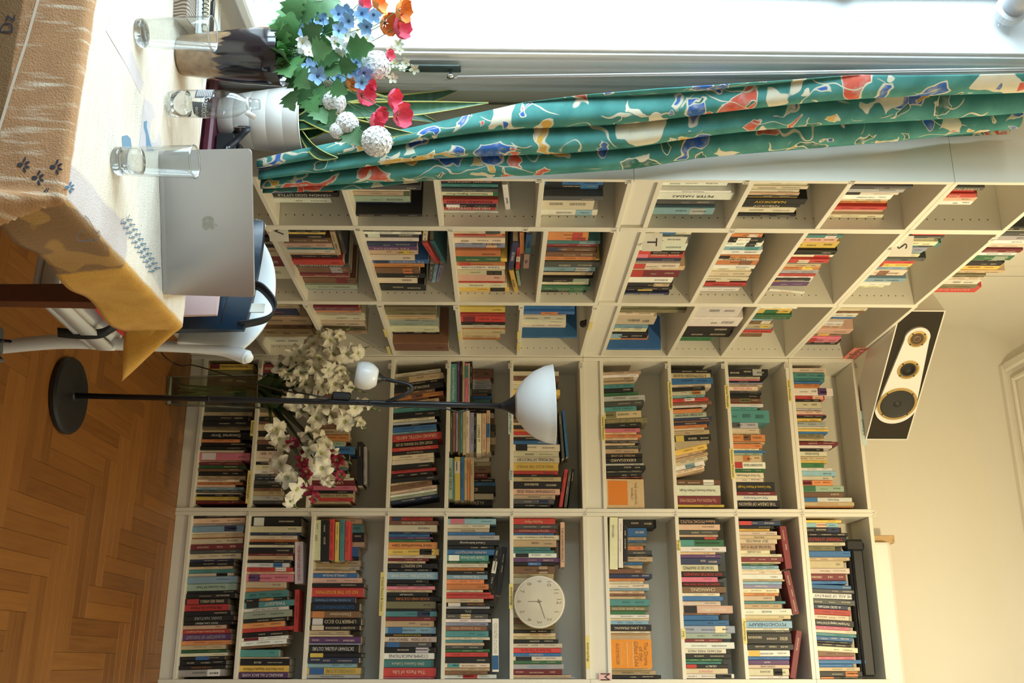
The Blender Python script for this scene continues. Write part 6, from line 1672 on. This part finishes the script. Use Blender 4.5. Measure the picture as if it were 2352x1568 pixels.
for x, y, s in ((648, 60, .08), (655, 85, .085), (650, 120, .085), (655, 150, .085), (662, 165, .08), (690, 190, .08), (715, 215, .085), (700, 225, .07), (690, 45, .08), (705, 20, .08), (720, 75, .07), (760, 60, .06), (765, 160, .07), (725, 135, .09), (742, 110, .095), (668, 30, .08), (640, 110, .06), (745, 245, .06), (770, 115, .06), (800, 150, .06), (780, 205, .06)):
    p = P3(x, y, -2.715+RND.uniform(-.05, .05)); src = Vector((0, 0, 0)).lerp(p, .25); d = (p-src).normalized(); sd = ((CAM-VTOP).normalized()+Vector((RND.uniform(-.5, .5), 0, RND.uniform(-.5, .5)))).normalized(); zx = (sd-d*sd.dot(d)).normalized(); xx = d.cross(zx)
    M_ = Matrix(((xx.x, d.x, zx.x, 0), (xx.y, d.y, zx.y, 0), (xx.z, d.z, zx.z, 0), (0, 0, 0, 1)))
    o = link('leaf', ME_LEAF, fol); o.matrix_basis = Matrix.Translation(p-d*s*.5) @ M_ @ Matrix.Scale(s, 4)
    st_.tube(bez([(0, 0, -.05), src, p-d*s*.4], 4), .0014, 5)
build(st_, 'stem', M_BST, fol, smooth=True)
# ================================================================ SPEAKER ACROSS THE TOP CORNER
SZ = 3.448
P1 = on_z(2172, 712, SZ+.215); P2 = on_z(2084, 1009, SZ+.215)
P1.z = P2.z = SZ
ex = (P2-P1).normalized(); ey = Vector((-ex.y, ex.x, 0)); SLn = (P2-P1).length; SH, SD = .215, .235
SM = Matrix(((ex.x, ey.x, 0, P1.x), (ex.y, ey.y, 0, P1.y), (0, 0, 1, SZ), (0, 0, 0, 1)))
spk = empty('loudspeaker', SM); tag(spk, 'white tower loudspeaker lying on its side across the top corner of the bookcases', 'speaker')
M_SPKW = mat('white_speaker_lacquer', (.80, .77, .68), .3); M_GRILLE = mat('dark_speaker_fabric', (.035, .028, .018), .95, bump=.5, bscale=900); M_GOLD = mat('brass_ring', (.62, .43, .16), .32, metal=.8); M_CONE = mat('black_paper_cone', (.03, .028, .024), .55)
build(MB().bbox(0, SLn, .004, SD, 0, SH, .004), 'cabinet', M_SPKW, spk)
fr_ = MB(); b = .006
for a in ((0, SLn, 0, b), (0, SLn, SH-b, SH), (0, b, b, SH-b), (SLn-b, SLn, b, SH-b)): fr_.box(a[0], a[1], -.004, .004, a[2], a[3])
build(fr_, 'front_edge', M_SPKW, spk)
build(MB().box(b, SLn-b, -.002, .003, b, SH-b), 'front_cloth', M_GRILLE, spk)
# teardrop baffle
xs = (.155*SLn/.785, .335*SLn/.785, .545*SLn/.785); rs = (.045, .053, .0975); cz_s = (SH*.53, SH*.52, SH*.49)
ol = []
hull = []
for (xc, zc, r, a0, a1) in ((xs[0]-.004, cz_s[0], .060, 80, 280), (xs[2]+.02, cz_s[2], .1035, -75, 75)):
    for k in range(15):
        a = math.radians(a0+(a1-a0)*k/14); hull.append((xc+r*math.cos(a), zc+r*math.sin(a)))
Mf = Matrix(((1, 0, 0, 0), (0, 0, -1, -.002), (0, 1, 0, 0), (0, 0, 0, 1)))   # (x, z-plane, out)
bf = build(MB().prism(hull, 0, .012, Mf), 'baffle', mat('gloss_white_baffle', (.82, .80, .74), .2), spk)
for i, (xc, r, zc) in enumerate(zip(xs, rs, cz_s)):
    Md = Mf @ Matrix.Translation((xc, zc, .012))
    d = build(MB().lathe([(r*1.0, 0), (r*1.0, .003), (r*.82, .0035), (r*.78, .0005)], 44, Md), 'driver_ring' , M_GOLD, spk, smooth=True); shade_auto(d, 30)
    if i == 2: cone = [(r*.80, .0015), (r*.86, .0042), (r*.80, .0052), (r*.76, .0015), (r*.36, -.008), (r*.25, -.009), (r*.22, .001), (0, .008)]
    elif i == 1: cone = [(r*.72, .002), (r*.68, .004), (r*.60, .002), (r*.26, -.010), (r*.22, -.004), (0, .0045)]
    else: cone = [(r*.70, .002), (r*.6, .0035), (r*.5, .001), (r*.40, .003), (r*.2, .0025), (r*.18, .006), (0, .010)]
    c = build(MB().lathe(cone, 40, Md), 'cone', M_CONE if i else mat('bronze_tweeter', (.16, .10, .05), .45), d, smooth=True)
    sc_ = MB()
    for k in range(4):
        a = math.radians(45+90*k); sc_.lathe([(0, .0055), (.0035, .005), (.0035, .003)], 8, Md @ Matrix.Translation((r*.9*math.cos(a), r*.9*math.sin(a), 0)))
    for k in range(4):
        a = math.radians(45+90*k); build(MB().lathe([(0, .0058), (.004, .0052), (.004, .003)], 8, Md @ Matrix.Translation((r*.905*math.cos(a), r*.905*math.sin(a), 0))), 'screw', M_BLACKP, d)
# ================================================================ PROJECTION SCREEN, BLACK CASE, WOOD BLOCK
M_CASE = mat('white_case_paint', (.82, .79, .72), .3)
ps = empty('projection_screen', loc=(.945, .045, 3.4425)); tag(ps, 'long white projection screen case lying on top of the right-hand bookcase', 'screen case')
hexp = [(0, .012), (.012, 0), (.075, 0), (.088, .012), (.088, .082), (.075, .095), (.02, .095), (0, .075)]
Mx = Matrix(((0, 0, 1, 0), (1, 0, 0, 0), (0, 1, 0, 0), (0, 0, 0, 1)))
build(MB().prism(hexp, .004, 1.55, Mx), 'casing', M_CASE, ps)
build(MB().prism([(p[0]*1.02-.001, p[1]*1.02-.001) for p in hexp], -.006, .004, Mx), 'end_cap', mat('end_cap_plastic', (.70, .68, .62), .45), ps)
build(MB().bbox(.01, 1.54, -.006, -.0005, .010, .016, .001), 'pull_bar', M_CASE, ps)
rr_ = 3.30
bc = empty('tripod_case', loc=(.925, .03, rr_)); tag(bc, 'long black tripod case lying on the books of the top right shelf', 'case')
build(MB().bbox(.05, .645, .0, .05, .012, .088, .008), 'case_body', M_BLACKL, bc); build(MB().bbox(0, .06, -.006, .062, .0, .098, .012), 'case_end', M_BLACKP, bc); build(MB().tube([(.06, -.004, .03), (.64, -.004, .03)], .008, 8), 'tube', M_BLACKM, bc, smooth=True)
M_WOODL = mat('light_wood', (.55, .36, .17), .6, noise=.15, nscale=30)
wb = on_y(2035, 1243, .20)
wo = empty('wood_block', loc=(wb.x-.02, .10, 3.4425)); tag(wo, 'small light wooden block beside the projection screen case', 'block')
build(MB().bbox(0, .04, .0, .10, 0, .138, .003), 'block_body', M_WOODL, wo); build(MB().tube([(.02, -.001, .125), (.03, -.012, .128), (.042, -.008, .128)], .0015, 5), 'wire_hook', M_STEEL, wo)

# ================================================================ WALL CLOCK STANDING ON SHELF V5
ck0 = on_y(1238, 1382, .012); CRd = .1235
zsh = ROWS['V'][5]+T/2+.0006
ck = empty('wall_clock', Matrix.Translation((ck0.x, .010, zsh+CRd))); tag(ck, 'round white clock with dotted numerals leaning against the books', 'clock')
Mcl = Matrix(((1, 0, 0, 0), (0, 0, -1, 0), (0, 1, 0, 0), (0, 0, 0, 1)))
M_CLK = mat('clock_white', (.80, .76, .66), .35); M_CHAND = mat('clock_hand_grey', (.25, .22, .18), .4); M_NUM = mat('clock_numeral_brown', (.30, .22, .14), .5)
o = build(MB().lathe([(0, 0), (CRd*.96, 0), (CRd, .006), (CRd, .016), (CRd*.97, .024), (CRd*.93, .0255), (0, .0255)], 64, Mcl), 'case', M_CLK, ck, smooth=True); shade_auto(o, 30)
dome = [(CRd*.93*math.sin(a), .026+.012*(math.cos(a)-math.cos(1.25))/(1-math.cos(1.25))*1.0) for a in [1.25*k/10 for k in range(11)]]
dome = [(CRd*.93*k/10, .026+.010*(1-(k/10)**2)) for k in range(11)]
build(MB().lathe(dome[::-1], 48, Mcl), 'cover_glass', thin_glass('clock_crystal', (.99, .99, .98), .05, .2), ck, smooth=True)
for n in range(1, 13):
    # the clock hangs turned in its shelf; numerals sit where the photo shows them
    a = math.radians(90-30*n)
    cxn, czn = CRd*.77*math.cos(a), CRd*.77*math.sin(a)
    tm = MB(); rot = 0.0
    add_text(tm, str(n), lambda s, t: Mcl @ Vector((cxn+s, czn+t, .0262)), .03, .021); build(tm, 'numeral', M_NUM, ck)
def hand(name, ang, L_, w):
    a = math.radians(ang); d = Vector((math.sin(a), math.cos(a))); n_ = Vector((d.y, -d.x)); pts = [(-d*.012+n_*w), (d*L_+n_*w*.6), (d*L_-n_*w*.6), (-d*.012-n_*w)]
    build(MB().prism([(p.x, p.y) for p in pts], .0268, .0278, Mcl), name, M_CHAND, ck)
hand('hour_hand', 180, .056, .0022); hand('minute_hand', 71, .084, .0016)
build(MB().lathe([(.006, .0265), (.006, .0295), (0, .030)], 16, Mcl), 'hub', M_CHAND, ck)

# ================================================================ FACE-OUT BOOKS
def faceout(zm, x0, x1, y0, y1, r, col, label, draws, tilt=0, thick=.018):
    ox, oy, sc = ZM[zm]; a = on_y(ox+x0*sc, oy+y0*sc, r); b = on_y(ox+x1*sc, oy+y1*sc, r)
    w_, h_ = b.x-a.x, b.z-a.z
    row = max(k for k in range(11) if ROWS['U'][k] < (a.z+b.z)/2 and k != 6); zb = ROWS['U'][row]+T/2+.0008
    h_ = b.z-zb
    # local: x to the right, y towards the wall, z up; spine on the left edge
    e = empty('book', Matrix.Translation((a.x, r, zb)) @ Matrix.Rotation(math.radians(tilt), 4, 'X')); tag(e, label, 'book', 'books in the white bookcases')
    cv_ = build(MB().box(0, w_, 0, .0015, 0, h_).box(0, w_, thick-.0015, thick, 0, h_).box(0, .0015, .0015, thick-.0015, 0, h_), 'cover', M_BOOK, e); cv_.color = (*col, 1)
    build(MB().box(.0016, w_-.002, .0016, thick-.0016, .001, h_-.001), 'page_block', M_PAGES, e)
    for kind, q, c in draws:
        mb = MB()
        if kind == 'box': mb.box(q[0]*w_, q[1]*w_, -.0006, .0002, q[2]*h_, q[3]*h_); nm = 'cover_picture'
        else:
            s_, L_, H_, xx, zz = q; add_text(mb, s_, lambda s, t: Vector((xx*w_+s, -.0009, zz*h_+t)), L_*w_, H_*h_); nm = 'cover_title'
        o_ = build(mb, nm, M_PRINT, cv_); o_.color = (*c, 1)
faceout('Zd', 250, 612, 1185, 1440, .012, (.74, .27, .03), 'orange paperback turned face out below the top of the clock column', [('t', ('The Drama', .8, .10, .5, .86), PAL['E']), ('t', ('of the', .5, .10, .5, .74), PAL['E']), ('t', ('Gifted Child', .86, .10, .5, .62), PAL['E']),
        ('box', (.08, .92, .535, .545), PAL['C']), ('box', (.08, .92, .39, .40), PAL['C']), ('t', ('ALICE MILLER', .75, .07, .5, .16), PAL['E']), ('box', (.08, .92, .25, .255), PAL['C'])], -3)
faceout('Zh', 270, 625, 1195, 1470, .012, (.62, .46, .26), 'tan book with orange cover picture turned face out beside the posts', [('box', (.06, .9, .04, .56), (.70, .22, .03)), ('t', ('THE CLASSICAL', .8, .06, .5, .78), PAL['E']), ('t', ('WORLD', .5, .06, .5, .68), PAL['E'])], -3)

# ================================================================ SMALL THINGS
# thin thread hanging from the ceiling in front of the books
th = on_y(1868, 632, -.62); tp_ = on_y(2352, 634, -.62)
tag(build(MB().tube([(th.x, -.62, th.z), (tp_.x, -.62, CEIL-.01)], .0009, 5), 'thread', mat('dark_thread', (.12, .10, .07), .8)), 'thin dark thread hanging from the ceiling before the window-side bookcases', 'thread')
# black torch on the books of the corner bookcase
tc_ = on_x(1320, 745, -.05)
fl_ = empty('torch', Matrix.Translation((-.045, tc_.y-.02, tc_.z+.035)) @ Matrix.Rotation(math.radians(55), 4, 'X')); tag(fl_, 'black rubber torch lying in the corner bookcase', 'torch')
build(MB().lathe([(0, 0), (.017, 0), (.018, .004), (.015, .02), (.014, .11), (.020, .13), (.021, .15), (0, .15)], 20), 'torch_body', M_BLACKP, fl_, smooth=True)
build(MB().lathe([(0, -.002), (.006, -.002), (.006, .001)], 10), 'switch', mat('orange_dot', (.7, .3, .1), .5), fl_)
# loose white cards with letters leaning in the shelves
def card(x, y, X, w, h, txt, label):
    p = on_x(x, y, X); e = empty('letter_card', Matrix.Translation((X, p.y, p.z)) @ Matrix.Rotation(math.radians(38), 4, 'Z')); tag(e, label, 'card')
    build(MB().box(-w/2, w/2, -.0006, .0006, -h/2, h/2), 'paper', M_TAG, e)
    if txt:
        mb = MB(); add_text(mb, txt, lambda s, t: Vector((s, -.0012, t)), w*.6, h*.5); build(mb, 'letter', M_INK, e)
card(1498, 556, -.004, .07, .075, 'T', 'white card with a handwritten T among the books of the middle column')
card(2072, 565, -.004, .08, .08, 'S', 'white card with a handwritten S near the top of the middle column')
card(640, 530, -.004, .08, .07, 'V', 'white card with a pen stroke behind the white chair back')
